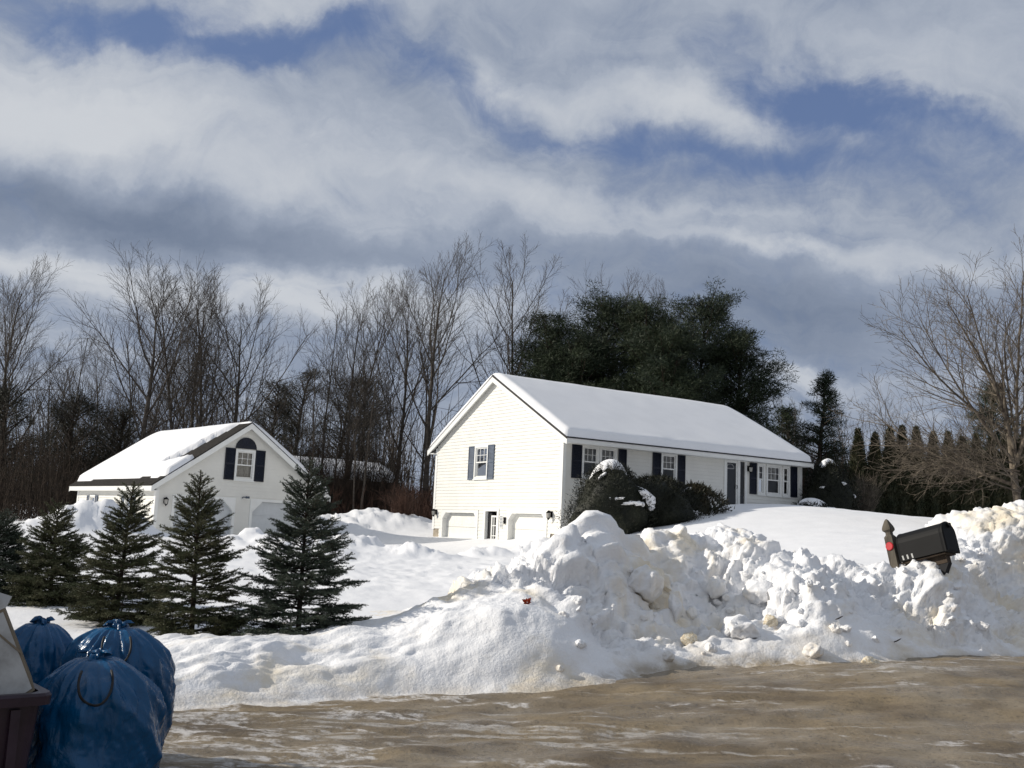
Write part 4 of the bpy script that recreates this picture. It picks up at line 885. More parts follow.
# --- arborvitae hedge
def shell(rng, n, prof, H, ln, wd, flat=.5, rj=.12):
    f = rng.uniform(0, 1, n)**.85; a = rng.uniform(0, 6.28, n); r = prof(f, a)*(1+rng.normal(0, rj, n)-.05); C = np.stack([r*np.cos(a), r*np.sin(a), f*H], 1)
    out = np.stack([np.cos(a), np.sin(a), np.full(n, .55)], 1); D = unit_rows(out*rng.uniform(.3, 1, n)[:, None]+rnd_unit(rng, n)*flat+np.array([0, 0, .55])); S = unit_rows(np.cross(D, rnd_unit(rng, n)))
    return tris(C, D*(ln*rng.uniform(.6, 1.3, n))[:, None], S, wd*rng.uniform(.6, 1.3, n))
def core(prof, H, k=.86, na=14, nz=14):
    V = []; 
    for i in range(nz+1):
        f = i/nz
        for j in range(na): a = 2*math.pi*j/na; r = float(prof(np.array([f]), np.array([a]))[0])*k; V.append((r*math.cos(a), r*math.sin(a), f*H*.98))
    Fq = [(i*na+j, i*na+(j+1) % na, (i+1)*na+(j+1) % na, (i+1)*na+j) for i in range(nz) for j in range(na)]; return np.array(V), np.array(Fq)
def join(*parts):
    Vs, Fs, o = [], [], 0
    for V, Fx in parts:
        Fx = np.asarray(Fx)
        if Fx.shape[1] == 4: Fx = np.concatenate([Fx[:, :3], Fx[:, [0, 2, 3]]])
        Vs.append(V); Fs.append(Fx+o); o += len(V)
    return np.concatenate(Vs), np.concatenate(Fs)
ORD = ['first', 'second', 'third', 'fourth', 'fifth', 'sixth', 'seventh', 'eighth', 'ninth', 'tenth', 'eleventh', 'twelfth', 'thirteenth', 'fourteenth', 'fifteenth', 'sixteenth']
prot = []
for k in range(3):
    rng = rs(500+k); ph = rng.uniform(0, 6.28, 4)
    prof = lambda f, a, ph=ph: .54*np.clip(1-f, 0, 1)**.72*(.80+.28*np.clip(f*3.5, 0, 1))*(1+.13*np.sin(3*a+ph[0]+5*f)+.10*np.sin(5*a+ph[1]-9*f)+.06*np.sin(2*a+ph[2]+22*f))
    V, Ft = join(core(prof, 4.3, .84), shell(rng, 4200, prof, 4.3, .17, .032)); t = thing('arborvitae', 'proto', 'tree'); fast_mesh('crown', V, Ft, MT['cedar'], t)
    V, Fq = seg_mesh([(np.array([0, 0, -.6]), np.array([0, 0, 1.2]), .07, .05)], 7); fast_mesh('trunk', V, Fq, MT['bark2'], t); prot.append(t)
HP = [(858, 429), (875, 433), (890, 427), (902, 426), (916, 427), (933, 432), (948, 432), (962, 437), (976, 434), (991, 437), (1006, 433), (1021, 436), (1038, 432), (1056, 434)]
for i, (px, top) in enumerate(HP):
    Y = 45.5+.06*i; p = at(px, top, Y); z0 = float(tps(p[0], Y))-.1; s = (p[2]-z0)/4.35; lb = 'dark columnar arborvitae, %s of the hedge counted from the house end' % ORD[i]
    if i < 3: o = prot[i]; o.location = (p[0], Y, z0); o.scale = (1.0, 1.0, s); o['label'] = lb; o['group'] = 'arborvitae hedge'
    else: dup(prot[i % 3], (p[0], Y, z0), i*1.7, (1+.07*math.sin(i*2.3), 1+.07*math.sin(i*3.1), s), lb, 'arborvitae hedge')

# --- clipped yews and shrubs by the house
def shrub(name, label, cat, seed, px, top, base, Y, wpx, m, n, ln, wd, pw=.5, group=None, snow=(), kc=.92, core_on=True):
    rng = rs(seed); c = at(px, base, Y); tp = at(px, top, Y); H = tp[2]-c[2]; Rm = (at(px+wpx/2, base, Y)-at(px-wpx/2, base, Y))[0]/2; ph = rng.uniform(0, 6.28, 5)
    prof = lambda f, a: Rm*np.clip(1-f**2.2, 0, 1)**pw*(.86+.2*np.clip(f*4, 0, 1))*(1+.14*np.sin(2*a+ph[0]+3*f)+.11*np.sin(3*a+ph[1]-8*f)+.08*np.sin(7*a+ph[2]+11*f)+.05*np.sin(11*a+ph[3]-17*f))
    t = thing(name, label, cat, c, 0, group); parts = [shell(rng, n, prof, H, ln, wd, .9, .13), shell(rng, n//6, lambda f, a: prof(f, a)*1.1, H*1.03, ln*1.6, wd, 1.0, .10)]
    if core_on: parts.insert(0, core(prof, H, kc))
    V, Ft = join(*parts); fast_mesh('crown', V, Ft, m, t)
    sgs = []
    for i in range(9): a = rng.uniform(0, 6.28); sgs.append((np.array([0, 0, -.2]), np.array([Rm*.6*math.cos(a), Rm*.6*math.sin(a), H*.6]), .03, .012))
    V, Fq = seg_mesh(sgs, 5); fast_mesh('stems', V, Fq, MT['bark2'], t)
    for k, (sx, sy, rx, rz_, th) in enumerate(snow):      # centre in the picture, half width, half height, thickness
        q = at(sx, sy, Y); f0 = float(np.clip((q[2]-c[2])/H, 0, .97)); dx = q[0]-c[0]; rp_ = float(prof(np.array([f0]), np.array([-1.57]))[0]); a0 = -math.pi/2+math.asin(np.clip(dx/max(rp_, .05), -.95, .95)); capped = f0 > .86
        nu, nv = 34, 14
        if capped:     # a cap over the crown
            uu = np.linspace(0, 2*math.pi, nu, endpoint=False); vv = np.linspace(0, 1, nv); UU, VV = np.meshgrid(uu, vv); ext = rx*(1+.55*vn(np.cos(UU)*1.7+seed, np.sin(UU)*1.7+k, 4)*2+.25*vn(np.cos(UU)*5+seed, np.sin(UU)*5+k, 6)*2)
            xx = VV*ext*np.cos(UU)+dx*.6; yy = VV*ext*np.sin(UU)*.9-.05; rho = np.hypot(xx, yy)/Rm; zz_ = H*np.clip(1-np.clip(rho, 0, 1)**2.0*1.02, 0, 1)**.45+.05; zz_ = zz_+th*np.sqrt(np.clip(1-VV**2, 0, 1))-.07*VV**4
            Vp = np.stack([xx, yy, zz_], -1).reshape(-1, 3)
        else:
            uu = np.linspace(0, 2*math.pi, nu, endpoint=False); vv = np.linspace(0, 1, nv); UU, VV = np.meshgrid(uu, vv); ext = 1+.7*vn(np.cos(UU)*1.6+seed+k*3, np.sin(UU)*1.6, 4)*2+.35*vn(np.cos(UU)*4+seed, np.sin(UU)*4+k*5, 6)*2
            aa = a0+VV*ext*np.cos(UU)*rx/max(rp_, .2); ff = np.clip(f0+VV*ext*np.sin(UU)*rz_/H+.35*(VV*ext*np.cos(UU))*rz_/H, 0, .99); r_ = prof(ff, aa)*1.02+th*np.sqrt(np.clip(1-VV**2, 0, 1))-.04*VV**4
            Vp = np.stack([r_*np.cos(aa), r_*np.sin(aa), ff*H+th*.4*np.sqrt(np.clip(1-VV**2, 0, 1))], -1).reshape(-1, 3)
        I = np.arange(nu*nv).reshape(nv, nu); Q = np.stack([I[:-1], np.roll(I, -1, 1)[:-1], np.roll(I, -1, 1)[1:], I[1:]], -1).reshape(-1, 4); fast_mesh('snow_patch', Vp, Q, MT['roofsnow'], t, smooth=True)
    return t
shrub('yew_shrub', 'big dark domed yew with a snow cap at the near corner of the long house', 'shrub', 601, 609, 464, 541, 33.6, 70, MT['yew'], 14000, .075, .012, .46, 'dark shrubs along the house front', [(612, 465, .50, .2, .12), (597, 476, .16, .10, .07), (638, 496, .20, .24, .10), (626, 504, .26, .09, .08), (612, 500, .16, .05, .05), (646, 509, .07, .1, .05)])
shrub('yew_shrub', 'round dark shrub without snow between the domed yew and the second window', 'shrub', 602, 655, 477, 530, 35.0, 80, MT['yew'], 13000, .09, .013, .42, 'dark shrubs along the house front')
shrub('rhododendron', 'low loose brown-leaved shrub with a clump of snow below the second window', 'shrub', 603, 694, 486, 521, 36.0, 52, MT['rhod'], 2600, .15, .028, .5, 'dark shrubs along the house front', [(684, 491, .26, .14, .10), (691, 514, .2, .12, .12)], .55)
shrub('yew_shrub', 'dark conical yew dotted with snow at the far right end of the house', 'shrub', 604, 828, 462, 521, 42.5, 48, MT['yew'], 6500, .12, .016, .62, 'dark shrubs along the house front', [(828, 464, .32, .10, .10), (838, 484, .14, .06, .05), (818, 488, .10, .05, .04), (843, 497, .12, .05, .04)])
shrub('low_shrub', 'low spreading shrub under a thick snow load right of the front door', 'shrub', 605, 812, 503, 521, 41.2, 46, MT['yew'], 2500, .12, .018, .35, 'dark shrubs along the house front', [(806, 504, .8, .16, .16), (822, 511, .45, .14, .14)])
def twigbush(name, label, px, base, Y, H, Wd_, n, m, seed, group=None):
    rng = rs(seed); c = at(px, base, Y); sgs = [[], [], []]
    for i in range(n):
        a = rng.uniform(0, 6.28); d = unit(np.array([math.cos(a)*Wd_*rng.uniform(.1, 1), math.sin(a)*Wd_*rng.uniform(.1, 1), H])); h = H*rng.uniform(.55, 1.05); p = np.array([rng.normal(0, .08), rng.normal(0, .08), -.15])
        for k in range(5):
            q = p+d*h/5; sgs[0].append((p, q, .012*(1-k*.17), .012*(.83-k*.17)))
            for mm in range(2 if k else 0): e = unit(d+rng.normal(0, .45, 3)); sgs[1].append((p, p+e*h*rng.uniform(.1, .28), .006, .003))
            p = q; d = unit(d+rng.normal(0, .13, 3))
    t = thing(name, label, 'shrub', c, 0, group); V, Fq = seg_mesh(sgs[0], 4); fast_mesh('stems', V, Fq, m, t); V, Fq = seg_mesh(sgs[1], 3); fast_mesh('twigs', V, Fq, m, t); return t
twigbush('twiggy_shrub', 'grey-brown leafless shrub between the conical yew and the hedge', 866, 521, 43.5, 2.4, 1.0, 90, MT['maple'], 611)
twigbush('twiggy_shrub', 'red-brown leafless shrub on the snow left of the long house', 404, 524, 50, 2.2, 1.3, 80, MT['redtwig'], 612)
def stump_tree():
    c = at(396, 527, 52); sgs = [[], [], []]; rng = rs(613); p = np.array([0, 0, -.2])
    for q in ([-.12, 0, .25], [-.22, 0, .6], [-.28, .05, 1.0]): sgs[0].append((p, np.array(q), .07, .05)); p = np.array(q)
    for i in range(40): d = unit(np.array([rng.normal(0, .8), rng.normal(0, .8), .7])); e = p+d*rng.uniform(.5, 1.3); sgs[1].append((p, e, .02, .008)); sgs[2].append((e, e+unit(d+rng.normal(0, .5, 3))*.5, .008, .003))
    tree_obj('small_bare_tree', 'small crooked bare tree standing in the snow left of the long house', 'tree', sgs, MT['redtwig'], c)
stump_tree()

# --- big bare maple on the right
rng = rs(709); c0 = at(1023, 520, 29.0); z0 = ground_z(c0[0], 29.0); out = [[], [], []]
HM = at(985, 234, 29)[2]-z0
mcfg = [dict(n=8, wob=.05, up=.02, tip=.42, rmin=.02, kids=9, ang=62, len=.95, thick=.016, shape=lambda f: 1.15-.35*f, **{'from': .22}),
        dict(n=9, wob=.05, up=.055, tip=.2, rmin=.012, kids=13, ang=38, len=.44, thick=.012, shape=lambda f: 1.2-.6*f, **{'from': .12}),
        dict(n=6, wob=.08, up=.03, tip=.3, rmin=.007, kids=8, ang=40, len=.48, thick=.010, shape=lambda f: 1.1-.4*f, **{'from': .12}),
        dict(n=4, wob=.10, up=.02, tip=.4, rmin=.0055, kids=4, ang=40, len=.5, thick=.009, shape=lambda f: 1, **{'from': .2}),
        dict(n=2, wob=.10, up=.02, tip=.5, rmin=.0045, kids=0, ang=30, len=.4, thick=.008, shape=lambda f: 1, **{'from': .2})]
grow(rng, (0, 0, -.5), (-.06, 0, 1), HM*.62, .17, 0, mcfg, out)
for d, L, r in (((-.28, .05, 1), .56, .10), ((.30, .1, 1), .55, .10), ((-.05, -.25, 1), .55, .09), ((.05, .3, 1), .5, .08), ((-.75, -.1, .75), .58, .075), ((.8, .0, .7), .52, .07)):
    grow(rng, np.array([-.06*HM*.3, 0, HM*rng.uniform(.22, .34)]), d, HM*L*1.15, r, 1, mcfg, out)
for k in range(6):    # low drooping branches on the left
    a = math.pi+rng.uniform(-.9, .9); grow(rng, np.array([-.05, 0, HM*rng.uniform(.10, .24)]), (math.cos(a), math.sin(a), rng.uniform(.15, .5)), HM*rng.uniform(.36, .5), .045, 1, [mcfg[0], dict(mcfg[1], up=-.012)]+mcfg[2:], out)
mz = max(q[1][2] for L_ in out for q in L_); kx = HM/mz; out = [[(a*kx, b*kx, max(c*.74, .0042), max(d*.74, .0038)) for a, b, c, d in L_] for L_ in out]
tree_obj('maple_tree', 'big spreading bare maple with pale grey limbs at the right, in front of the hedge', 'tree', out, MT['maple'], (c0[0], 29.0, z0), None, None, 10)

# --- young spruces behind the left bank
def young_spruce(seed, H, Lm):
    rng = rs(seed); sg = [[], [], []]; ax = []      # ax: (p,q) pieces that carry needles
    def axis(p, d, L, r, n, up, need0):
        pts = [p]
        for i in range(n):
            d = unit(d+rng.normal(0, .05, 3)+np.array([0, 0, up])); q = p+d*L/n; sg[1].append((p, q, r*(1-.8*i/n), r*(.84-.8*i/n)+.0006))
            if i/n >= need0: ax.append((p, q))
            p = q; pts.append(p)
        return pts, d
    z = -.3; p = np.array([0, 0, z]); n = 12; lean = rng.normal(0, .003, 2)
    for i in range(n): q = np.array([lean[0]*(i+1), lean[1]*(i+1), z+(H+.3)*(i+1)/n]); sg[0].append((p, q, .032*(1-i/n)+.005, .032*(1-(i+1)/n)+.005)); p = q
    ax.append((np.array([lean[0]*11, lean[1]*11, H*.86]), p)); nw = 25
    for wv in range(nw):
        f = (wv+rng.uniform(.1, .5))/nw; f = f*.93+.01; zc = f*H; base = np.array([lean[0]*12*f, lean[1]*12*f, zc]); k = rng.randint(6, 9) if f < .8 else rng.randint(4, 6); a0 = rng.uniform(0, 6.28)
        for j in range(k):
            a = a0+6.283*j/k+rng.normal(0, .2); L = Lm*1.10*(1-f)**.74*rng.uniform(.66, 1.18)+.05; el = R_(-8+62*f**1.5+rng.normal(0, 6)); d = np.array([math.cos(a)*math.cos(el), math.sin(a)*math.cos(el), math.sin(el)])
            pts, _ = axis(base+[0, 0, rng.normal(0, .02)], d, L, .0075, 6, .035, .12); sd_ = unit(np.cross(d, [0, 0, 1])); m = max(3, int(L/.034))
            for t in range(m):
                u_ = .2+.78*(t+rng.uniform(0, .6))/m; x = u_*6; i = min(int(x), 5); b = pts[i]+(pts[i+1]-pts[i])*(x-i); dd = unit(d*.85+sd_*(1 if t % 2 else -1)*rng.uniform(.5, .95)+np.array([0, 0, rng.normal(-.05, .15)])); l2 = L*.50*(1.10-u_)*rng.uniform(.6, 1.2)+.03
                pt2, d2 = axis(b, dd, l2, .003, 2, .03, 0)
                if l2 > .13:
                    for s_ in (-1, 1): axis(pt2[1], unit(dd*.8+s_*.6*np.cross(dd, [0, 0, 1])+np.array([0, 0, rng.normal(0, .1)])), l2*.45, .002, 1, .02, 0)
    A = np.array([a[0] for a in ax]); Bq = np.array([a[1] for a in ax]); ln = np.linalg.norm(Bq-A, axis=1); cnt = np.maximum(2, (ln/.0033).astype(int)); idx = np.repeat(np.arange(len(ax)), cnt)
    u_ = rng.uniform(0, 1, len(idx)); C = A[idx]+(Bq-A)[idx]*u_[:, None]; T = unit_rows((Bq-A)[idx]); pr = unit_rows(np.cross(T, rnd_unit(rng, len(idx)))); pr[:, 2] += .25; D = unit_rows(T*.75+pr)*(.024*rng.uniform(.7, 1.3, len(idx)))[:, None]
    S = unit_rows(np.cross(D, rnd_unit(rng, len(idx)))); return sg, tris(C, D, S, np.full(len(idx), .0032))
SP = [(311, 458, 10.9, .70, 'spruce', 'young spruce with the longest branches, rightmost of the row, open snow to its right'), (207, 470, 10.9, .58, 'spruceb', 'young spruce in front of the garage gable, second from the right of the row'), (128, 482, 12.2, .58, 'spruceb', 'young spruce in front of the garage corner, middle of the row'),
      (60, 503, 13.6, .58, 'spruceb', 'smaller young spruce with bare leader, before the snow pile left of the garage'), (4, 512, 14.2, .62, 'spruce', 'dark young spruce cut off by the left edge of the photo')]
for i, (px, top, Y, Lm, m, lb) in enumerate(SP):
    p = at(px, top, Y); z0 = ground_z(p[0], Y)-.02; H = p[2]-z0; sg_, fo = young_spruce(800+i, H, Lm)
    tree_obj('young_spruce', lb, 'tree', sg_, MT['bark2'], (p[0], Y, z0), 'young spruces in a row behind the snow bank', (fo[0], fo[1], MT[m]), 7)

# ------------------------------------------------------------------ mailbox knocked askew in the bank
PH = R_(52); TL = R_(15.5)
hv = np.array([math.cos(PH), -math.sin(PH), 0]); av = hv*math.cos(TL)+np.array([0, 0, math.sin(TL)]); wv_ = np.array([-math.sin(PH), -math.cos(PH), 0])
rl = R_(4); nv = np.cross(wv_, av); nv = nv if nv[2] > 0 else -nv; wv_, nv = wv_*math.cos(rl)+nv*math.sin(rl), nv*math.cos(rl)-wv_*math.sin(rl)
MY = 12.35; mo = at(900, 562, MY)-wv_*.15
PM = lambda a, w_, n: tuple(av*a+wv_*w_+nv*n)
mx_ = thing('mailbox', 'big black mailbox on a broken wooden post, tilted by the snow bank', 'mailbox', mo)
ML, MW, MH = .60, .145, .36; yv = MH-MW*.95
def arch(k, a, g=0): return [PM(a, -MW-g, -g), PM(a, MW+g, -g), PM(a, MW+g, yv)] + [PM(a, (MW+g)*math.cos(t), yv+(MW*.95+g)*math.sin(t)) for t in np.linspace(0, math.pi, 14)[1:-1]] + [PM(a, -MW-g, yv)]
mb = MB(); mb.ring([arch(0, 0), arch(0, .012, .004), arch(0, .03), arch(0, ML-.03), arch(0, ML-.02, .004), arch(0, ML)]); mb.build('box', MT['black'], mx_)
mb = MB(); mb.ring([arch(0, ML+.001, .008), arch(0, ML+.018, .008), arch(0, ML+.03, -.01)]); mb.box(ML+.02, ML+.06, -.02, .02, MH-.07, MH-.02, PM); mb.build('mailbox_door', MT['black'], mx_)
for i in range(3):
    mb = MB(); x = .045+i*.062; mb.hexa([PM(x, MW+.001, .012), PM(x+.020, MW+.001, .012), PM(x+.020, MW+.004, .012), PM(x, MW+.004, .012), PM(x-.006, MW+.001, .066), PM(x+.014, MW+.001, .066), PM(x+.014, MW+.004, .066), PM(x-.006, MW+.004, .066)]); mb.build('number_sticker', MT['white'], mx_)
mb = MB(); pw = .052
sq = lambda r, n: [PM(-.10-r, MW*.55-r, n), PM(-.10+r, MW*.55-r, n), PM(-.10+r, MW*.55+r, n), PM(-.10-r, MW*.55+r, n)]
mb.ring([sq(pw, -1.0), sq(pw, .34), sq(pw*.62, .37), sq(pw*.62, .40), sq(pw*1.05, .425), sq(pw*1.05, .45), sq(pw*.9, .48), sq(pw*.38, .55), sq(.006, .57)])
po = mb.build('post', MT['wood'], mx_)
mb = MB(); c_ = (-.10, MW*.55+pw, .22)
ci = lambda r, w_: [PM(c_[0]+r*math.cos(t), c_[1]+w_, c_[2]+r*math.sin(t)) for t in np.linspace(0, 2*math.pi, 20, endpoint=False)]
mb.ring([ci(.052, 0), ci(.052, .010), ci(.043, .016)]); mb.build('reflector', MT['red'], mx_)
mb = MB(); mb.box(-.24, ML-.06, -.045, .045, -.115, -.024, PM); mb.build('support_arm', MT['rawwood'], mx_)
mb = MB(); mb.box(0.0, ML-.02, -.12, .12, -.022, -.006, PM); mb.build('base_board', MT['rawwood'], mx_)
mb = MB(); mb.hexa([PM(ML-.16, -.04, -.118), PM(ML-.05, -.04, -.118), PM(ML-.05, .04, -.118), PM(ML-.16, .04, -.118), PM(.20, -.04, -.50), PM(.29, -.04, -.50), PM(.29, .04, -.50), PM(.20, .04, -.50)]); mb.build('brace', MT['dark'], mx_)

# ------------------------------------------------------------------ blue rubbish bags
def sack(label, px, topy, Y, wpx, seed, lean=(0, 0), tuft=.10, face=-1.18, loop=True, sq_=1.0):
    rng = rs(seed); top = at(px, topy, Y); H = top[2]-tuft*.6; Rm = (at(px+wpx/2, topy, Y)-at(px-wpx/2, topy, Y))[0]/2
    t = thing('rubbish_bag', label, 'rubbish bag', (top[0], Y, 0), 0, 'blue drawstring rubbish bags by the roadside')
    na, nz = 220, 110; th = np.linspace(0, 2*math.pi, na, endpoint=False); f = np.linspace(0, 1, nz); T_, Fq = np.meshgrid(th, f)
    prof = np.where(Fq < .5,   .90+.10*np.sin(np.clip(Fq/.5, 0, 1)*math.pi/2), np.clip(1-(np.clip(Fq-.5, 0, 1)/.5)**2.6, 0, 1)**.62)
    prof = np.maximum(prof*(Fq < .965)+0*(Fq >= .965), .105)
    cx, sx = np.cos(T_), np.sin(T_); r = Rm*prof
    lum = .30*fbm(cx*1.5+seed, sx*1.5+Fq*2.6, seed, 3)+.05*fbm(cx*4+seed, sx*4+Fq*7, seed+2, 3)
    pleat = sstep(.45, .95, Fq)*(.055*np.sin(T_*13+2.5*vn(cx*2, sx*2+Fq*3, seed)*2)+.035*np.sin(T_*23+1.3+3*vn(cx*3, sx*3+Fq*4, seed+1)))
    rdg = lambda q_: 1-np.clip(np.abs(q_)*7, 0, 1)
    crease = .030*rdg(fbm(cx*1.7+Fq*1.4+seed, sx*1.7-Fq*1.2, seed+5, 2))+.022*rdg(fbm(cx*3.2-Fq*2.5+seed, sx*3.2+Fq*3, seed+6, 2))+.014*rdg(fbm(cx*6+Fq*5+seed, sx*6-Fq*6, seed+7, 2))-.03*sstep(.35, .05, np.abs(fbm(cx*1.2+seed, sx*1.2+Fq*2.2, seed+8, 2))*3)
    r = r*(1+lum*(Fq > .02)+pleat+crease); z = H*(Fq+.02*fbm(cx*2, sx*2+Fq*4, seed+9, 3)*(1-Fq))
    r = r*np.clip(.86+Fq*3, .86, 1)
    X = r*cx*sq_+lean[0]*Fq**2; Yq = r*sx+lean[1]*Fq**2
    V = np.stack([X, Yq, z], -1).reshape(-1, 3); I = np.arange(na*nz).reshape(nz, na); Q = np.stack([I[:-1], np.roll(I, -1, 1)[:-1], np.roll(I, -1, 1)[1:], I[1:]], -1).reshape(-1, 4)
    fast_mesh('sack', V, Q, MT['bag'], t, smooth=True)
    nk = np.array([lean[0], lean[1], H]); mm = 80; th = np.linspace(0, 2*math.pi, mm, endpoint=False); mb = MB(); rings = []
    for k in range(7):
        g_ = k/6; rr_ = Rm*(.10+.09*g_**.8)*(1+.35*np.sin(th*5+seed)*g_+.3*np.sin(th*11+1)*g_); rings.append([nk+np.array([rr_[i]*math.cos(th[i]), rr_[i]*math.sin(th[i]), -.012+tuft*g_*(1+.4*math.sin(th[i]*3+seed))-.10*max(0, g_-.6)]) for i in range(mm)])
    mb.ring(rings, False); mb.build('gathered_neck', MT['bag'], t, smooth=True)
    if loop:
        nrm = np.array([math.cos(face), math.sin(face), 0]); sd_ = np.array([-nrm[1], nrm[0], 0]); pts = []
        for q in np.linspace(-.5, math.pi+.5, 30):
            lx = .078*math.cos(q); ff = np.clip(.975-.17*(1+math.sin(q))/2/H*1.15, 0, 1); aa_ = face-math.atan2(lx, max(.12, Rm*max(.3, max(0, 1-((ff-.5)/.5)**2.6)**.62))); iz = min(nz-1, int(round(ff*(nz-1)))); ia = int(round((aa_ % 6.2832)/6.2832*na)) % na; Rl = V.reshape(nz, na, 3); rr_ = max(np.hypot(*Rl[q1_, q2_ % na, :2]) for q1_ in range(max(0, iz-1), min(nz, iz+2)) for q2_ in range(ia-2, ia+3))
            pts.append(nk*np.array([1, 1, 0])+nrm*(math.sqrt(max(0, rr_*rr_-lx*lx))+.020)+sd_*lx+np.array([0, 0, H*ff+.012]))
        mb = MB(); mb.tube(pts, .0065, 6); mb.build('drawstring', MT['cord'], t, smooth=True)
    return t
sack('full blue rubbish bag in front, its black drawstring loop hanging down the face', 100, 648, 5.35, 124, 3, (-.01, 0), .045)
sack('tall blue rubbish bag behind the front one, at the right of the group', 122, 619, 6.1, 106, 8, (-.02, 0), .04, -1.2, True, .97)
sack('blue rubbish bag at the back left, half hidden by the tub and box', 38, 615, 6.3, 86, 13, (.03, 0), .04, -.9, False)

# ------------------------------------------------------------------ tub with a discarded box in it
tc_ = at(-30, 700, 4.78); tb = thing('storage_tub', 'dark purple plastic tub at the left edge with a white box in it', 'tub', (tc_[0], tc_[1], 0), R_(40))
mb = MB(); rz = .66
def rr4(hx, hy, z, r=.05): 
    o_ = []
    for sx, sy, a in ((1, 1, 0), (-1, 1, 90), (-1, -1, 180), (1, -1, 270)):
        for k in range(5): t = R_(a+k*22.5); o_.append((sx*(hx-r)+r*math.cos(t), sy*(hy-r)+r*math.sin(t), z))
    return o_
mb.ring([rr4(.21, .17, 0), rr4(.262, .215, rz), rr4(.25, .205, rz), rr4(.20, .16, .03)], True); mb.build('tub_body', MT['purple'], tb)
mb = MB(); mb.ring([rr4(.264, .217, rz-.05, .06), rr4(.295, .248, rz-.045, .06), rr4(.298, .25, rz-.005, .06), rr4(.29, .243, rz+.008, .06), rr4(.25, .205, rz+.008, .06)], False); mb.build('rim', MT['purple'], tb)
for s_ in (-.14, .0, .14):
    mb = MB(); mb.box(s_-.02, s_+.02, -.235, -.19, .06, rz-.06); mb.build('rib', MT['purple'], tb)
c0 = at(-16, 690, 4.75); cb = thing('cardboard_box', 'scuffed white box with raw brown cardboard edges sticking up out of the tub', 'box', c0)
fc = [at(-62, 640, 4.62)-c0, at(-30, 735, 4.62)-c0, at(35, 690, 4.82)-c0, at(4, 608, 4.82)-c0]; bk = np.array([-.135, .25, .02])
mb = MB(); mb.hexa(list(fc)+[p+bk for p in fc]); mb.build('carton', MT['card'], cb)
nf = np.cross(fc[1]-fc[0], fc[3]-fc[0]); nf /= np.linalg.norm(nf); nf = nf if nf[1] < 0 else -nf; md = sum(fc)/4
mb = MB(); ins = [md+(p-md)*.93 for p in fc]; mb.hexa([p+nf*.001 for p in ins]+[p+nf*.004 for p in ins]); mb.build('printed_face', MT['paper'], cb)
mb = MB(); e0 = fc[0]+(fc[3]-fc[0])*.62; e1 = fc[2]+(fc[3]-fc[2])*.42; wd_ = (fc[3]-fc[2])*.045; mb.hexa([e0+nf*.005, e1+nf*.005, e1+wd_+nf*.005, e0+wd_+nf*.005, e0+nf*.007, e1+nf*.007, e1+wd_+nf*.007, e0+wd_+nf*.007]); mb.build('torn_strip', MT['card'], cb)
mb = MB(); fl = [fc[3]+nf*.002, fc[3]+(fc[0]-fc[3])*.25+nf*.002, fc[3]+(fc[0]-fc[3])*.25+np.array([.0, .03, .11]), fc[3]+np.array([.0, .05, .05])]; mb.hexa(fl+[p+np.array([.004, .008, 0]) for p in fl]); mb.build('flap', MT['paper'], cb)

# ------------------------------------------------------------------ lumps of snow lying on the bank and at its foot
import bmesh
def chunk_mesh(seed, cuts=9):
    rng = rs(seed); b = bmesh.new(); bmesh.ops.create_icosphere(b, subdivisions=4, radius=1); pl_ = [(unit(rng.normal(0, 1, 3)), rng.uniform(.52, .86)) for _ in range(cuts)]
    P_ = np.array([v.co[:] for v in b.verts])
    for n, d in pl_: k = P_@n; P_ = P_-np.clip(k-d, 0, None)[:, None]*n*.92
    P_ = P_*(1+.34*fbm(P_[:, 0]*2+seed, P_[:, 1]*2+P_[:, 2]*1.7, seed, 4)[:, None]+.13*fbm(P_[:, 0]*7+P_[:, 2]*5, P_[:, 1]*7-seed, seed+4, 3)[:, None])
    for v, p in zip(b.verts, P_): v.co = p
    me = bpy.data.meshes.new('snow_lump'); b.to_mesh(me); b.free(); me.polygons.foreach_set('use_smooth', [True]*len(me.polygons)); return me
CH = [chunk_mesh(900+i, 6+i % 5) for i in range(9)]
MT['lump'] = MT['bank']
for m in CH: m.materials.append(MT['bank'])
def lump_at(px, py, wpx, hpx, k, label, group=None, m=None, rz=0, sink=.25, dep=.8):
    p = bank_at(px, py); sc = p[1]/F; me = CH[k % 9]
    if m is not None: me = me.copy(); me.materials.clear(); me.materials.append(m)
    o = bpy.data.objects.new('snow_lump', me); link(o); rx, rz_ = wpx*sc/2, hpx*sc/2; o.scale = (rx, rx*dep, rz_); o.rotation_euler = (0, 0, rz); o.location = (p[0], p[1], p[2]+rz_*(1-2*sink)*.4); tag(o, label, 'snow lump', group); return o
lump_at(690, 638, 18, 15, 0, 'yellow-stained rounded lump of snow low on the bank', None, MT['amber'], .4)
lump_at(676, 606, 17, 34, 1, 'upright pointed white lump of snow in the middle of the bank', None, None, 1)
lump_at(741, 628, 50, 26, 2, 'largest angular block of pale snow above the foot of the bank', None, None, .3)
lump_at(644, 588, 52, 38, 3, 'big round block of hard snow high on the bank face', None, None, 2)
lump_at(872, 660, 18, 11, 4, 'square grey block of snow at the foot of the bank left of the mailbox pile', None, MT['amber'], .2, .1)
lump_at(548 + 224, 618, 18, 14, 5, 'buff-tinged lump of snow just right of the largest block', None, MT['amber'], .9)
lump_at(714, 596, 26, 26, 6, 'white lump of snow right of the big round block', None, None, .9)
lump_at(815, 650, 24, 16, 7, 'cream lump of snow near the road below the middle of the bank', None, None, 1.9)
lump_at(754, 594, 30, 26, 8, 'white lump of snow on the shoulder of the bank between two hollows', None, None, 2.6)
rg = rs(123)
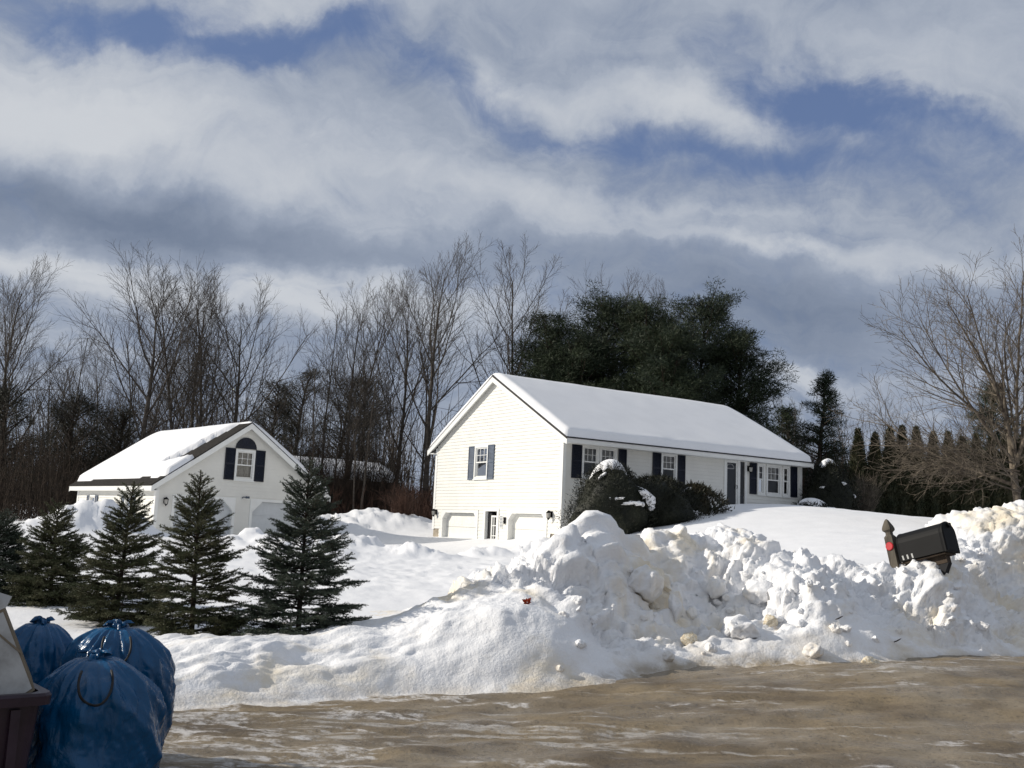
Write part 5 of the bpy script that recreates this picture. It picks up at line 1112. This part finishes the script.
for i in range(52):
    px = rg.uniform(560, 1020); base = np.interp(px, [q[0] for q in base_px], [q[1] for q in base_px]); top = np.interp(px, [q[0] for q in ridge_px], [q[1] for q in ridge_px])
    py = top+(base-top)*rg.uniform(.15, .92); sz = rg.uniform(4, 15)*(.6+.6*(py-top)/(base-top))
    lump_at(px, py, sz, sz*rg.uniform(.55, 1.0), int(rg.randint(9)), 'small loose lump of snow fallen down the face of the ploughed bank', 'small loose snow lumps on the bank', None, rg.uniform(0, 6.28), rg.uniform(.2, .4), rg.uniform(.7, 1.1))
# a torn red-brown leaf and a few twigs stuck in the snow
p = bank_at(528, 597); mb = MB(); V0 = p+np.array([0, -.05, 0])
for k in range(7):
    a = k*.9; d = np.array([math.cos(a), -.15+.1*math.sin(k), math.sin(a)])*.055*(1 if k % 2 else .7); e = np.array([-d[2], .02, d[0]])*.35; mb.poly([-e*.3, d*.5+e, d*1.1, d*.5-e])
o = mb.build('dead_leaf', MT['leaf'], None, loc=V0); tag(o, 'torn red-brown leaf stuck in the snow bank at the shoulder of its left slope', 'leaf')
for i, (px, py, lb) in enumerate([(839, 616, 'dark broken twig lying on the snow below the mailbox pile'), (899, 640, 'black clod at the foot of the pile under the mailbox')]):
    p = bank_at(px, py); mb = MB(); mb.tube([np.array([-.03, -.02, .0]), np.array([0, -.025, .012]), np.array([.025, -.03, .028]), np.array([.045, -.03, .04])], [.005, .007, .006, .003], 6); o = mb.build('twig', MT['bark2'], None, loc=p+np.array([0, -.02, .01])); tag(o, lb, 'twig')

# ------------------------------------------------------------------ bins added out of view on the left to shade the bags and the road
def shade_bin(x, y, rz_, label, h=1.12):
    t = thing('shade_bin', label, 'bin', (x, y, 0), rz_); mb = MB(); mb.ring([rr4(.24, .26, .06), rr4(.30, .36, h)]); mb.build('bin_body', MT['purple'], t)
    mb = MB(); mb.ring([rr4(.33, .39, h), rr4(.33, .39, h+.05), rr4(.22, .28, h+.10)]); mb.build('lid', MT['purple'], t)
    for s_ in (-1, 1):
        mb = MB(); ring = lambda xx, r: [(xx, .27+r*math.cos(a), .11+r*math.sin(a)) for a in np.linspace(0, 6.283, 20, endpoint=False)]; mb.ring([ring(s_*.25, .11), ring(s_*.31, .11)]); mb.build('wheel', MT['dark'], t)
    mb = MB(); mb.tube([(-.22, .36, h-.03), (-.22, .46, h-.03), (.22, .46, h-.03), (.22, .36, h-.03)], .018, 8); mb.build('handle', MT['purple'], t)
shade_bin(-3.2, 5.28, R_(8), 'unseen dark wheeled bin added to shade the blue bags, nearest the camera', 1.08)
shade_bin(-3.62, 6.15, R_(6), 'unseen dark wheeled bin added to shade the blue bags, farther one', 1.06)
